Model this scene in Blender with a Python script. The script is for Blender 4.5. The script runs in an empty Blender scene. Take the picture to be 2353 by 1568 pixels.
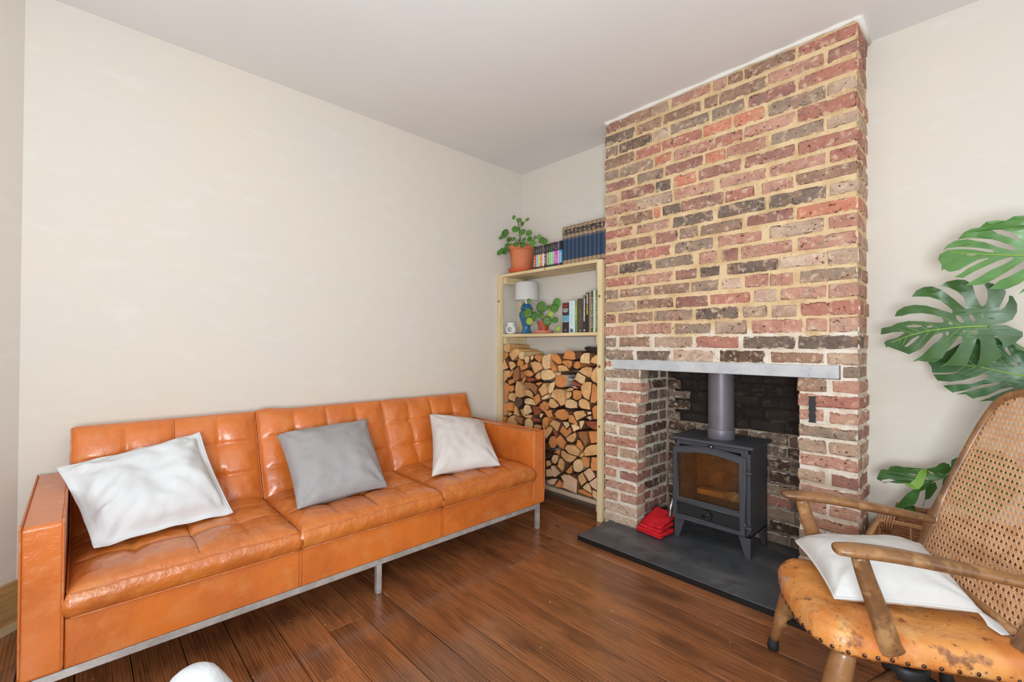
import bpy, bmesh, math, random
from mathutils import Vector, Matrix, noise
random.seed(7)
C = bpy.context.scene.collection
SC = bpy.context.scene
PI = math.pi

# ------------------------------------------------------------ camera
cam_d = bpy.data.cameras.new('camera'); cam = bpy.data.objects.new('camera', cam_d); C.objects.link(cam)
cam_d.sensor_width = 36.0; cam_d.sensor_fit = 'HORIZONTAL'; cam_d.lens = 1035.7377 / 2353 * 36.0
cam_d.clip_start = 0.02
YAW, PITCH, ROLL = math.radians(46.2908212), math.radians(0.58971808), math.radians(0.24662823)
fw = Vector((-math.sin(YAW) * math.cos(PITCH), math.cos(YAW) * math.cos(PITCH), math.sin(PITCH)))
r0 = Vector((math.cos(YAW), math.sin(YAW), 0)); u0 = r0.cross(fw)
rr = r0 * math.cos(ROLL) + u0 * math.sin(ROLL); uu = -r0 * math.sin(ROLL) + u0 * math.cos(ROLL)
CAM = Vector((2.71068928, -2.7049182, 1.14420856))
m4 = Matrix((rr, uu, -fw)).transposed().to_4x4(); m4.translation = CAM
cam.matrix_world = m4
SC.camera = cam

# ------------------------------------------------------------ world, lights, exposure
w = bpy.data.worlds.new('world'); SC.world = w; w.use_nodes = True
bg = w.node_tree.nodes['Background']; bg.inputs[0].default_value = (0.92, 0.96, 1.0, 1); bg.inputs[1].default_value = 1.2

def area(name, loc, aim, sx, sy, power, col):
    d = bpy.data.lights.new(name, 'AREA'); d.shape = 'RECTANGLE'; d.size = sx; d.size_y = sy; d.energy = power; d.color = col
    o = bpy.data.objects.new(name, d); C.objects.link(o); o.location = loc
    o.rotation_euler = (Vector(aim) - Vector(loc)).to_track_quat('-Z', 'Y').to_euler()
    return o
area('window_light_bay', (1.75, -3.62, 1.62), (1.75, 0, 1.45), 1.7, 1.5, 11, (0.87, 0.95, 1.0))
area('window_light_side', (4.55, -1.75, 1.50), (0, -1.5, 1.2), 1.9, 1.9, 17, (0.87, 0.95, 1.0))
area('ceiling_bounce_fill', (3.0, -3.15, 1.0), (1.5, -1.2, 2.6), 0.7, 0.7, 98, (0.88, 0.95, 1.0))   # added fill behind the camera, no lamp there, brightens ceiling by bounce
SC.view_settings.view_transform = 'Standard'; SC.view_settings.look = 'None'
SC.view_settings.gamma = 1.0; SC.view_settings.use_curve_mapping = False
SC.view_settings.exposure = -0.38
SC.cycles.max_bounces = 8; SC.cycles.diffuse_bounces = 4; SC.cycles.glossy_bounces = 3
SC.cycles.transparent_max_bounces = 12
SC.cycles.use_denoising = True

# ------------------------------------------------------------ materials
def lin(c):
    o = []
    for v in c:
        v = v / 255.0
        o.append(v / 12.92 if v <= 0.04045 else ((v + 0.055) / 1.055) ** 2.4)
    return (o[0], o[1], o[2], 1)
MATS = {}
def mat(name, c, rough=0.5, metal=0.0, spec=0.5, coat=0.0, layers=(), bumps=(), rand=0.0, hue=0.0, emit=0):
    """layers: (scale, colour, lo, hi, stretch[, amount]); bumps: (scale, distance, stretch)"""
    if name in MATS: return MATS[name]
    m = bpy.data.materials.new(name); m.use_nodes = True; nt = m.node_tree; N = nt.nodes; L = nt.links
    b = N['Principled BSDF']
    b.inputs['Roughness'].default_value = rough; b.inputs['Metallic'].default_value = metal
    b.inputs['Specular IOR Level'].default_value = spec; b.inputs['Coat Weight'].default_value = coat
    b.inputs['Coat Roughness'].default_value = 0.2
    tc = N.new('ShaderNodeTexCoord'); oi = N.new('ShaderNodeObjectInfo')
    add = N.new('ShaderNodeVectorMath'); add.operation = 'ADD'
    mul = N.new('ShaderNodeMath'); mul.operation = 'MULTIPLY'; mul.inputs[1].default_value = 13.7
    L.new(oi.outputs['Random'], mul.inputs[0]); L.new(tc.outputs['Object'], add.inputs[0]); L.new(mul.outputs[0], add.inputs[1])
    vec = add.outputs[0]
    def noise_fac(scale, stretch, detail=4):
        n = N.new('ShaderNodeTexNoise'); n.inputs['Scale'].default_value = scale; n.inputs['Detail'].default_value = detail
        n.inputs['Roughness'].default_value = 0.6
        if stretch != (1, 1, 1):
            mp = N.new('ShaderNodeMapping'); mp.inputs['Scale'].default_value = stretch
            L.new(vec, mp.inputs[0]); L.new(mp.outputs[0], n.inputs['Vector'])
        else: L.new(vec, n.inputs['Vector'])
        return n.outputs['Fac']
    rgb = N.new('ShaderNodeRGB'); rgb.outputs[0].default_value = lin(c); cur = rgb.outputs[0]
    for ly in layers:
        sc_, col, lo, hi, st = ly[:5]
        f = noise_fac(sc_, st)
        mr = N.new('ShaderNodeMapRange'); mr.inputs[1].default_value = lo; mr.inputs[2].default_value = hi
        mr.inputs[4].default_value = ly[5] if len(ly) > 5 else 1.0
        L.new(f, mr.inputs[0])
        mx = N.new('ShaderNodeMix'); mx.data_type = 'RGBA'; mx.inputs[7].default_value = lin(col)
        L.new(mr.outputs[0], mx.inputs[0]); L.new(cur, mx.inputs[6]); cur = mx.outputs[2]
    if rand or hue:
        hs = N.new('ShaderNodeHueSaturation')
        mr = N.new('ShaderNodeMapRange'); mr.inputs[3].default_value = 1 - rand; mr.inputs[4].default_value = 1 + rand
        L.new(oi.outputs['Random'], mr.inputs[0]); L.new(mr.outputs[0], hs.inputs['Value'])
        if hue:
            m2 = N.new('ShaderNodeMath'); m2.operation = 'MULTIPLY'; m2.inputs[1].default_value = 7.31
            fr = N.new('ShaderNodeMath'); fr.operation = 'FRACT'; m3 = N.new('ShaderNodeMapRange')
            m3.inputs[3].default_value = 0.5 - hue; m3.inputs[4].default_value = 0.5 + hue
            L.new(oi.outputs['Random'], m2.inputs[0]); L.new(m2.outputs[0], fr.inputs[0]); L.new(fr.outputs[0], m3.inputs[0])
            L.new(m3.outputs[0], hs.inputs['Hue'])
        L.new(cur, hs.inputs['Color']); cur = hs.outputs[0]
    L.new(cur, b.inputs['Base Color'])
    if emit:
        L.new(cur, b.inputs['Emission Color']); b.inputs['Emission Strength'].default_value = emit
    prev = None
    for sc_, dist, st in bumps:
        f = noise_fac(sc_, st, 5)
        bp = N.new('ShaderNodeBump'); bp.inputs['Distance'].default_value = dist; bp.inputs['Strength'].default_value = 1.0
        L.new(f, bp.inputs['Height'])
        if prev: L.new(prev, bp.inputs['Normal'])
        prev = bp.outputs[0]
    if prev: L.new(prev, b.inputs['Normal'])
    MATS[name] = m
    return m
S1 = (1, 1, 1)
plaster = mat('plaster_wall', (216, 209, 199), .9, layers=[(1.6, (219, 209, 194), .4, .65, S1, .6), (6, (221, 217, 209), .56, .7, (1, 1, 2.5), .5)], bumps=[(3, .004, S1), (60, .0004, S1)], spec=.2)
ceil_m = mat('ceiling_paint', (226, 224, 221), .9, layers=[(1.2, (222, 219, 217), .4, .6, S1, .7)], spec=.2)
mortar_s = mat('sooty_mortar', (168, 150, 130), .95, layers=[(9, (110, 94, 80), .45, .62, S1, .9), (60, (52, 42, 36), .60, .7, S1, .8)], bumps=[(45, .006, S1)], spec=.2)
mortar_k = mat('black_mortar', (42, 33, 29), .95, layers=[(9, (78, 66, 58), .58, .68, S1, .9), (80, (150, 130, 110), .68, .74, S1, .7)], bumps=[(45, .006, S1)], spec=.3)
def masonry(name, c=None, c2=None, c3=None, rand=.07):
    """brick (c given) or bare mortar; mortar is yellow lime above the repair line and white below; brick edges carry smeared mortar and dark chips"""
    m = bpy.data.materials.new(name); m.use_nodes = True; nt = m.node_tree; N = nt.nodes; L = nt.links
    b = N['Principled BSDF']; b.inputs['Roughness'].default_value = .93; b.inputs['Specular IOR Level'].default_value = .2
    tc = N.new('ShaderNodeTexCoord'); oi = N.new('ShaderNodeObjectInfo')
    def nz(s, det=4, st=None):
        n = N.new('ShaderNodeTexNoise'); n.inputs['Scale'].default_value = s; n.inputs['Detail'].default_value = det; n.inputs['Roughness'].default_value = .62
        if st:
            mp = N.new('ShaderNodeMapping'); mp.inputs['Scale'].default_value = st; L.new(tc.outputs['Object'], mp.inputs[0]); L.new(mp.outputs[0], n.inputs['Vector'])
        else: L.new(tc.outputs['Object'], n.inputs['Vector'])
        return n.outputs['Fac']
    def mr(f, lo, hi, a=0.0, z=1.0):
        r = N.new('ShaderNodeMapRange'); r.inputs[1].default_value = lo; r.inputs[2].default_value = hi; r.inputs[3].default_value = a; r.inputs[4].default_value = z
        L.new(f, r.inputs[0]); return r.outputs[0]
    def ma(op, x, y):
        q = N.new('ShaderNodeMath'); q.operation = op
        for i, v in enumerate((x, y)):
            if isinstance(v, (int, float)): q.inputs[i].default_value = v
            else: L.new(v, q.inputs[i])
        return q.outputs[0]
    def mix(f, x, y):
        q = N.new('ShaderNodeMix'); q.data_type = 'RGBA'; L.new(f, q.inputs[0])
        for i, v in ((6, x), (7, y)):
            if isinstance(v, tuple): q.inputs[i].default_value = lin(v)
            else: L.new(v, q.inputs[i])
        return q.outputs[2]
    sx = N.new('ShaderNodeSeparateXYZ'); L.new(tc.outputs['Object'], sx.inputs[0])
    zz = ma('ADD', sx.outputs[2], ma('MULTIPLY', nz(5, 3), .42))
    white = mix(mr(nz(9), .45, .62, 0, .8), (232, 222, 208), (212, 192, 164))
    lime = mix(mr(nz(9), .42, .62, 0, .9), (228, 200, 158), (206, 174, 130))
    mort = mix(mr(zz, 1.38, 1.47), white, lime)
    mort = mix(mr(nz(75), .64, .71, 0, .65), mort, (120, 92, 66))
    if c is None: cur = mort
    else:
        cur = mix(mr(nz(7, 4, (1, 1, 1.8)), .40, .62, 0, .95), c, c2)
        cur = mix(mr(nz(11, 4), .52, .68, 0, .75), cur, c3)
        cur = mix(mr(nz(26), .54, .68, 0, .55), cur, tuple(int(v * .76) for v in c))
        cur = mix(mr(nz(34, 3), .54, .68, 0, .6), cur, (222, 196, 166))
        cur = mix(mr(nz(55, 3), .625, .665, 0, .85), cur, (78, 50, 38))
        g = N.new('ShaderNodeSeparateXYZ'); L.new(tc.outputs['Generated'], g.inputs[0])
        def edge(o, k): return ma('MULTIPLY', ma('MINIMUM', o, ma('SUBTRACT', 1.0, o)), k)
        d = ma('MINIMUM', ma('MAXIMUM', edge(g.outputs[0], 3.2), edge(g.outputs[1], 2.4)), edge(g.outputs[2], 1.0))
        dn = ma('ADD', d, ma('MULTIPLY', ma('SUBTRACT', nz(24, 4), .5), .62))
        dk = ma('MULTIPLY', mr(dn, .05, .09), mr(dn, .11, .17, 1, 0))
        cur = mix(ma('MULTIPLY', dk, mr(nz(16, 3), .54, .62, 0, .85)), cur, (84, 56, 40))
        cur = mix(mr(dn, .035, .085, .95, 0), cur, mort)
        hs = N.new('ShaderNodeHueSaturation'); L.new(mr(oi.outputs['Random'], 0, 1, 1.05 - rand, 1.07 + rand), hs.inputs['Value']); hs.inputs['Saturation'].default_value = .95; L.new(cur, hs.inputs['Color']); cur = hs.outputs[0]
    L.new(cur, b.inputs['Base Color']); prev = None
    for s, dist in ((20, .010), (75, .006), (200, .002)):
        bp = N.new('ShaderNodeBump'); bp.inputs['Distance'].default_value = dist; L.new(nz(s, 5), bp.inputs['Height'])
        if prev: L.new(prev, bp.inputs['Normal'])
        prev = bp.outputs[0]
    L.new(prev, b.inputs['Normal']); return m
mortar_m = masonry('lime_mortar'); mortar_w = mortar_m
BM = {'r': masonry('brick_red', (184, 122, 102), (170, 110, 94), (156, 122, 106)), 'o': masonry('brick_orange', (206, 134, 104), (192, 118, 90), (184, 142, 118)), 'p': masonry('brick_pink', (194, 146, 124), (180, 124, 104), (170, 146, 128)),
      't': masonry('brick_tan', (192, 164, 140), (176, 142, 120), (158, 138, 120)), 'g': masonry('brick_grey', (160, 138, 118), (140, 120, 104), (176, 132, 110)), 'd': masonry('brick_dark', (128, 110, 97), (104, 90, 80), (160, 120, 100)),
      'b': masonry('brick_brown', (168, 132, 108), (148, 112, 92), (150, 136, 122)), 'u': masonry('brick_plum', (170, 122, 106), (150, 102, 90), (140, 116, 104)), 'w': masonry('brick_cream', (208, 184, 160), (192, 160, 138), (200, 150, 126)),
      'x': masonry('brick_burnt', (100, 78, 64), (74, 58, 50), (126, 92, 70)),
      'k': mat('brick_sooty', (50, 38, 32), .9, layers=[(14, (30, 24, 22), .42, .6, S1, .9), (30, (84, 60, 48), .58, .68, S1, .7)], bumps=[(22, .009, S1), (90, .004, S1)], rand=.2)}
leather = mat('tan_leather', (214, 116, 46), .27, layers=[(3.5, (188, 98, 42), .42, .62, S1, .7), (11, (214, 134, 74), .52, .68, S1, .5), (70, (232, 160, 96), .68, .74, (1, 1, 4), .5)], bumps=[(16, .005, S1), (240, .0005, S1)], spec=.6, coat=.3)
leather_s = mat('tan_leather_seat', (204, 114, 46), .25, layers=[(3, (176, 92, 38), .42, .62, S1, .7), (11, (212, 140, 74), .5, .68, S1, .5), (70, (236, 170, 106), .68, .74, (4, 1, 1), .5)], bumps=[(14, .010, S1), (34, .003, S1), (240, .0005, S1)], spec=.6, coat=.35)
pipe_m = mat('leather_piping', (198, 112, 58), .45, layers=[(30, (206, 140, 96), .5, .6, S1, .6)])
seam_m = mat('leather_seam', (112, 52, 20), .6)
chrome = mat('brushed_chrome', (214, 213, 211), .32, metal=.55, layers=[(20, (170, 168, 164), .45, .6, S1, .5)])
pine = mat('pale_pine', (222, 204, 162), .55, layers=[(3, (208, 184, 136), .45, .6, (9, 9, .8), .8), (26, (196, 168, 118), .6, .7, (6, 6, .6), .6)], bumps=[(40, .0006, (6, 6, .6))])
pine_x = mat('pale_pine_board', (222, 202, 160), .55, layers=[(3, (206, 180, 132), .45, .6, (.8, 9, 9), .8), (22, (190, 158, 106), .6, .7, (.6, 8, 8), .6)])
pine_dark = mat('rough_board', (186, 164, 142), .75, layers=[(4, (160, 138, 118), .45, .6, (.8, 9, 9), .8)])
base_m = mat('oak_baseboard', (190, 150, 96), .5, layers=[(5, (168, 126, 74), .45, .6, (1, 1, 14), .8)])
slate = mat('slate', (74, 77, 81), .42, layers=[(2.4, (104, 103, 102), .48, .66, (1, 2.4, 1), .9), (12, (54, 56, 60), .5, .65, S1, .6), (90, (150, 150, 150), .71, .75, S1, .6)], bumps=[(30, .0015, S1)])
iron = mat('matt_black_iron', (72, 74, 80), .48, metal=.15, layers=[(120, (86, 86, 90), .5, .7, S1, .4)], bumps=[(180, .0006, S1)])
iron_d = mat('dark_iron', (40, 40, 42), .5, metal=.2)
flue_m = mat('grey_flue_enamel', (112, 108, 116), .42, metal=.2, layers=[(6, (96, 92, 100), .45, .6, S1, .5)])
steel = mat('polished_steel', (210, 210, 212), .2, metal=1.0)
fire_in = mat('firebox_lining', (150, 112, 78), .9, layers=[(5, (86, 62, 44), .45, .62, S1, .9), (18, (190, 150, 110), .58, .7, S1, .6)])
ash = mat('ash_and_paper', (196, 184, 166), .9, layers=[(20, (120, 100, 84), .5, .62, S1, .8)])
concrete = mat('concrete_lintel', (196, 196, 196), .9, layers=[(8, (178, 180, 184), .45, .62, S1, .8), (60, (150, 148, 146), .62, .7, S1, .6)], bumps=[(50, .002, S1)])
red_cloth = mat('red_cloth', (214, 44, 52), .95, layers=[(10, (186, 22, 34), .45, .62, S1, .8)], bumps=[(150, .002, S1)], spec=.1)
white_cloth = mat('white_linen', (216, 217, 218), .9, layers=[(4, (210, 211, 213), .45, .6, S1, .6)], bumps=[(14, .004, S1), (300, .0005, S1)], spec=.15)
grey_cloth = mat('grey_linen', (164, 160, 160), .92, layers=[(5, (154, 150, 151), .45, .6, S1, .7), (180, (178, 174, 174), .55, .66, S1, .5)], bumps=[(12, .004, S1), (300, .0006, S1)], spec=.1)
beige_cloth = mat('oatmeal_linen', (212, 204, 199), .92, layers=[(180, (222, 214, 208), .55, .66, S1, .5)], bumps=[(12, .003, S1), (300, .0006, S1)], spec=.1)
felt = mat('pale_grey_felt', (222, 226, 229), .95, layers=[(30, (210, 215, 220), .5, .62, S1, .6)], bumps=[(90, .002, S1)], spec=.1)
chairwood = mat('worn_chair_wood', (146, 102, 62), .38, layers=[(6, (104, 70, 42), .45, .60, S1, .9), (18, (182, 140, 94), .52, .66, (1, 1, 1), .7), (50, (92, 62, 40), .58, .68, S1, .6)], bumps=[(60, .0006, S1)], coat=.25)
cane_m = mat('woven_cane', (222, 178, 136), .55, layers=[(20, (204, 148, 104), .45, .62, S1, .7)])
hide = mat('worn_orange_leather', (220, 150, 80), .42, layers=[(5, (196, 112, 48), .45, .62, S1, .8), (8, (222, 170, 108), .53, .66, S1, .8), (4, (172, 134, 116), .56, .66, S1, .75), (13, (118, 70, 44), .60, .68, S1, .85), (48, (104, 62, 38), .62, .68, (1, 1, 1), .8)], bumps=[(30, .003, S1)], coat=.1)
brassy = mat('aged_stud', (96, 70, 58), .35, metal=.8)
rubber = mat('black_rubber', (26, 25, 25), .7)
wick = mat('wicker', (176, 118, 78), .6, layers=[(14, (138, 82, 50), .42, .6, S1, .8)], rand=.1)
wick_l = mat('wicker_light', (208, 156, 108), .6, layers=[(14, (180, 122, 78), .45, .6, S1, .7)])
terra = mat('terracotta', (206, 122, 80), .8, layers=[(7, (190, 104, 64), .45, .6, S1, .7), (14, (220, 150, 112), .6, .7, S1, .5)])
terra_r = mat('red_plastic_terracotta', (172, 78, 46), .55)
terra_s = mat('orange_saucer', (200, 92, 58), .6)
terra_p = mat('pink_saucer', (206, 128, 104), .6)
soil = mat('soil', (60, 42, 30), .95)
blue_c = mat('blue_ceramic', (46, 112, 156), .3, layers=[(9, (34, 92, 134), .45, .6, S1, .7)], coat=.3)
white_c = mat('white_ceramic', (232, 230, 226), .35)
shade_m = mat('white_lampshade', (228, 227, 226), .9)
pil_m = mat('pilea_leaf', (78, 126, 44), .45, layers=[(8, (58, 106, 36), .45, .62, S1, .7)], rand=.22, hue=.015)
pil_y = mat('pilea_leaf_yellow', (150, 166, 52), .5, layers=[(12, (104, 146, 44), .45, .62, S1, .8)])
stem_g = mat('plant_stem', (112, 104, 62), .6)
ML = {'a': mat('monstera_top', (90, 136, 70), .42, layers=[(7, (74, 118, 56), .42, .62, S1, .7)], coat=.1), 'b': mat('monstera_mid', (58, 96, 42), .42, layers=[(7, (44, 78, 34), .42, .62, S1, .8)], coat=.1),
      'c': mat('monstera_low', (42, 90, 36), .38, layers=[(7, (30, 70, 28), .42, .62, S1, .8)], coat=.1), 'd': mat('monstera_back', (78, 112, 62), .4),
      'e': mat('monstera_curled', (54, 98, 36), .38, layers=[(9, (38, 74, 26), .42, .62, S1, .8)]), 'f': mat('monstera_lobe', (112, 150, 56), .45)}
rib_m = mat('leaf_rib', (134, 172, 74), .5)
log_face = {'t': (214, 164, 108), 'l': (226, 188, 138), 'o': (206, 134, 74), 'd': (158, 104, 60), 'r': (150, 76, 44), 'k': (96, 66, 46), 'p': (214, 174, 142)}
LF = {k: mat('cut_wood_' + k, v, .85, layers=[(9, tuple(int(a * .86) for a in v), .42, .62, S1, .8), (45, tuple(min(255, int(a * 1.1)) for a in v), .5, .65, (1, 1, 1), .6), (34, tuple(int(a * .62) for a in v), .66, .74, S1, .7)], bumps=[(50, .002, S1)], rand=.06) for k, v in log_face.items()}
bark = mat('log_side', (118, 78, 50), .9, layers=[(10, (78, 50, 32), .45, .6, (1, .3, 1), .8), (20, (160, 114, 76), .55, .66, (1, .3, 1), .6)], bumps=[(40, .003, S1)])
bark_d = mat('dark_bark', (66, 48, 40), .95, layers=[(20, (38, 28, 24), .45, .6, S1, .8), (30, (130, 108, 92), .62, .7, S1, .7)], bumps=[(35, .008, S1)])
bark_w = mat('birch_bark', (206, 196, 182), .85, layers=[(14, (70, 58, 50), .56, .64, (1, .3, 1), .9)], bumps=[(35, .003, S1)])
def floor_mat():
    m = bpy.data.materials.new('stained_floorboard'); m.use_nodes = True; nt = m.node_tree; N = nt.nodes; L = nt.links
    b = N['Principled BSDF']; tc = N.new('ShaderNodeTexCoord'); oi = N.new('ShaderNodeObjectInfo')
    mul = N.new('ShaderNodeMath'); mul.operation = 'MULTIPLY'; mul.inputs[1].default_value = 31.0
    L.new(oi.outputs['Random'], mul.inputs[0]); add = N.new('ShaderNodeVectorMath'); add.operation = 'ADD'
    L.new(tc.outputs['Object'], add.inputs[0]); L.new(mul.outputs[0], add.inputs[1]); vec = add.outputs[0]
    def nz(sc_, st, det=5, dist=0.0):
        mp = N.new('ShaderNodeMapping'); mp.inputs['Scale'].default_value = st; L.new(vec, mp.inputs[0])
        n = N.new('ShaderNodeTexNoise'); n.inputs['Scale'].default_value = sc_; n.inputs['Detail'].default_value = det; n.inputs['Distortion'].default_value = dist
        L.new(mp.outputs[0], n.inputs['Vector']); return n.outputs['Fac']
    def ramp(f, lo, hi, a=0, z=1):
        r = N.new('ShaderNodeMapRange'); r.inputs[1].default_value = lo; r.inputs[2].default_value = hi; r.inputs[3].default_value = a; r.inputs[4].default_value = z
        L.new(f, r.inputs[0]); return r.outputs[0]
    def mix(f, a, c):
        x = N.new('ShaderNodeMix'); x.data_type = 'RGBA'; L.new(f, x.inputs[0]); L.new(a, x.inputs[6]); x.inputs[7].default_value = lin(c); return x.outputs[2]
    rgb = N.new('ShaderNodeRGB'); rgb.outputs[0].default_value = lin(FL[0]); cur = rgb.outputs[0]
    cur = mix(ramp(nz(3.2, (.45, 3, 1), 4, .4), .44, .62, 0, .9), cur, FL[1])
    wv = N.new('ShaderNodeTexWave'); wv.wave_type = 'BANDS'; wv.bands_direction = 'Y'
    mp = N.new('ShaderNodeMapping'); mp.inputs['Scale'].default_value = (.35, 5.5, 1); L.new(vec, mp.inputs[0]); L.new(mp.outputs[0], wv.inputs[0])
    wv.inputs['Scale'].default_value = 6; wv.inputs['Distortion'].default_value = 9; wv.inputs['Detail'].default_value = 3; wv.inputs['Detail Scale'].default_value = .7
    cur = mix(ramp(wv.outputs['Fac'], .45, .95, 0, .6), cur, FL[2])
    cur = mix(ramp(nz(60, (.12, 2.2, 1)), .5, .68, 0, .55), cur, FL[3])
    cur = mix(ramp(nz(5, (.7, 1.6, 1), 3), .56, .70, 0, .5), cur, FL[4])
    kn = N.new('ShaderNodeTexVoronoi'); kn.inputs['Scale'].default_value = 3.1; mp2 = N.new('ShaderNodeMapping'); mp2.inputs['Scale'].default_value = (.8, 1.6, 1)
    L.new(vec, mp2.inputs[0]); L.new(mp2.outputs[0], kn.inputs['Vector'])
    cur = mix(ramp(kn.outputs['Distance'], .03, .075, .9, 0), cur, (52, 28, 14))
    sp = N.new('ShaderNodeTexVoronoi'); sp.inputs['Scale'].default_value = 11; L.new(vec, sp.inputs['Vector'])
    cur = mix(ramp(sp.outputs['Distance'], .028, .042, .9, 0), cur, (206, 186, 168))
    hs = N.new('ShaderNodeHueSaturation'); L.new(ramp(oi.outputs['Random'], 0, 1, .82, 1.16), hs.inputs['Value']); L.new(cur, hs.inputs['Color'])
    L.new(hs.outputs[0], b.inputs['Base Color'])
    L.new(ramp(nz(7, (.6, 2, 1)), .35, .7, .13, .30), b.inputs['Roughness'])
    bp = N.new('ShaderNodeBump'); bp.inputs['Distance'].default_value = .0012; L.new(nz(45, (.12, 2.2, 1)), bp.inputs['Height'])
    bp2 = N.new('ShaderNodeBump'); bp2.inputs['Distance'].default_value = .004; L.new(nz(3, (.6, 2, 1), 2), bp2.inputs['Height']); L.new(bp.outputs[0], bp2.inputs['Normal'])
    L.new(bp2.outputs[0], b.inputs['Normal']); b.inputs['Coat Weight'].default_value = .3; b.inputs['Coat Roughness'].default_value = .12
    return m
FL = [(146, 90, 54), (104, 62, 38), (168, 110, 66), (84, 48, 28), (70, 44, 32)]
floor_m = floor_mat()

# ------------------------------------------------------------ helpers
def link(name, me, m, parent=None, smooth=False):
    o = bpy.data.objects.new(name, me); C.objects.link(o)
    if m is not None:
        for mm in (m if isinstance(m, (list, tuple)) else [m]): me.materials.append(mm)
    if smooth:
        me.shade_smooth()
    if parent is not None:
        o.parent = parent
        off = Vector((0, 0, 0)); p = parent
        while p is not None: off += p.location; p = p.parent
        o.location = -off
    return o
def pobj(name, V, F, m, parent=None, smooth=False):
    me = bpy.data.meshes.new(name); me.from_pydata([tuple(v) for v in V], [], F); me.update()
    return link(name, me, m, parent, smooth)
def bobj(name, bm, m, parent=None, smooth=False, wn=False):
    bmesh.ops.recalc_face_normals(bm, faces=bm.faces)
    me = bpy.data.meshes.new(name); bm.to_mesh(me); bm.free()
    o = link(name, me, m, parent, smooth)
    if wn:
        me.shade_smooth(); md = o.modifiers.new('wn', 'WEIGHTED_NORMAL'); md.keep_sharp = True
    return o
def tag(o, label=None, cat=None, group=None, kind=None):
    if label: o['label'] = label
    if cat: o['category'] = cat
    if group: o['group'] = group
    if kind: o['kind'] = kind
    return o
def thing(name, label, cat, loc, group=None):
    o = bpy.data.objects.new(name, None); C.objects.link(o); o.location = loc; o.empty_display_size = .05
    return tag(o, label, cat, group)
def struct(o): o['kind'] = 'structure'; return o
def add_box(bm, x0, x1, y0, y1, z0, z1, r=0.0, seg=2, M=None):
    v0 = len(bm.verts)
    vs = [bm.verts.new((x, y, z)) for z in (z0, z1) for y in (y0, y1) for x in (x0, x1)]
    fs = [bm.faces.new([vs[i] for i in f]) for f in ((0, 2, 3, 1), (4, 5, 7, 6), (0, 1, 5, 4), (2, 6, 7, 3), (0, 4, 6, 2), (1, 3, 7, 5))]
    new = vs
    if r > 0:
        es = list({e for f in fs for e in f.edges})
        res = bmesh.ops.bevel(bm, geom=es, offset=r, segments=seg, profile=.5, affect='EDGES')
        new = list({v for v in res['verts']} | {v for v in vs if v.is_valid})
    if M is not None: bmesh.ops.transform(bm, matrix=M, verts=[v for v in new if v.is_valid])
def box(name, x0, x1, y0, y1, z0, z1, m, parent=None, r=0.0, seg=2, M=None):
    bm = bmesh.new(); add_box(bm, x0, x1, y0, y1, z0, z1, r, seg, M); return bobj(name, bm, m, parent, wn=r > 0)
def boxes(name, L, m, parent=None, r=0.0):
    bm = bmesh.new()
    for q in L: add_box(bm, *q, r=r)
    return bobj(name, bm, m, parent, wn=r > 0)
def add_tube(V, F, pts, rad, seg=8, closed=False, up=None, flat=1.0):
    """rad: float or list (or list of (ra,rb)); ra along side, rb along up"""
    n = len(pts); pts = [Vector(p) for p in pts]; b0 = len(V)
    ref = None
    for i, p in enumerate(pts):
        if closed: t = (pts[(i + 1) % n] - pts[i - 1])
        else: t = pts[min(i + 1, n - 1)] - pts[max(i - 1, 0)]
        if t.length < 1e-9: t = Vector((0, 0, 1))
        t.normalize()
        if up is not None: a = Vector(up).cross(t)
        elif ref is None: a = t.orthogonal()
        else: a = ref - t * ref.dot(t)
        if a.length < 1e-6: a = t.orthogonal()
        a.normalize(); ref = a.copy(); b = t.cross(a)
        q = rad[i] if isinstance(rad, (list, tuple)) else rad
        ra, rb = q if isinstance(q, (list, tuple)) else (q, q * flat)
        for k in range(seg):
            an = 2 * PI * k / seg; V.append(p + a * (ra * math.cos(an)) + b * (rb * math.sin(an)))
    m = n if closed else n - 1
    for i in range(m):
        i2 = (i + 1) % n
        for k in range(seg):
            k2 = (k + 1) % seg
            F.append((b0 + i * seg + k, b0 + i * seg + k2, b0 + i2 * seg + k2, b0 + i2 * seg + k))
    if not closed:
        F.append(tuple(b0 + k for k in range(seg))[::-1]); F.append(tuple(b0 + (n - 1) * seg + k for k in range(seg)))
def tube(name, pts, rad, m, parent=None, seg=8, closed=False, up=None, flat=1.0):
    V, F = [], []; add_tube(V, F, pts, rad, seg, closed, up, flat)
    return pobj(name, V, F, m, parent, True)
def smoothpts(P, n=8):
    P = [Vector(p) for p in P]; out = []
    for i in range(len(P) - 1):
        p0 = P[max(i - 1, 0)]; p1 = P[i]; p2 = P[i + 1]; p3 = P[min(i + 2, len(P) - 1)]
        for k in range(n):
            t = k / n
            out.append(.5 * ((2 * p1) + (p2 - p0) * t + (2 * p0 - 5 * p1 + 4 * p2 - p3) * t * t + (3 * p1 - p0 - 3 * p2 + p3) * t ** 3))
    out.append(P[-1]); return out
def interp(L, n=8):
    out = []
    for i in range(len(L) - 1):
        a, b = L[i], L[i + 1]
        for k in range(n):
            t = k / n
            out.append(tuple(x + (y - x) * t for x, y in zip(a, b)) if isinstance(a, tuple) else a + (b - a) * t)
    out.append(L[-1]); return out
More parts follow.
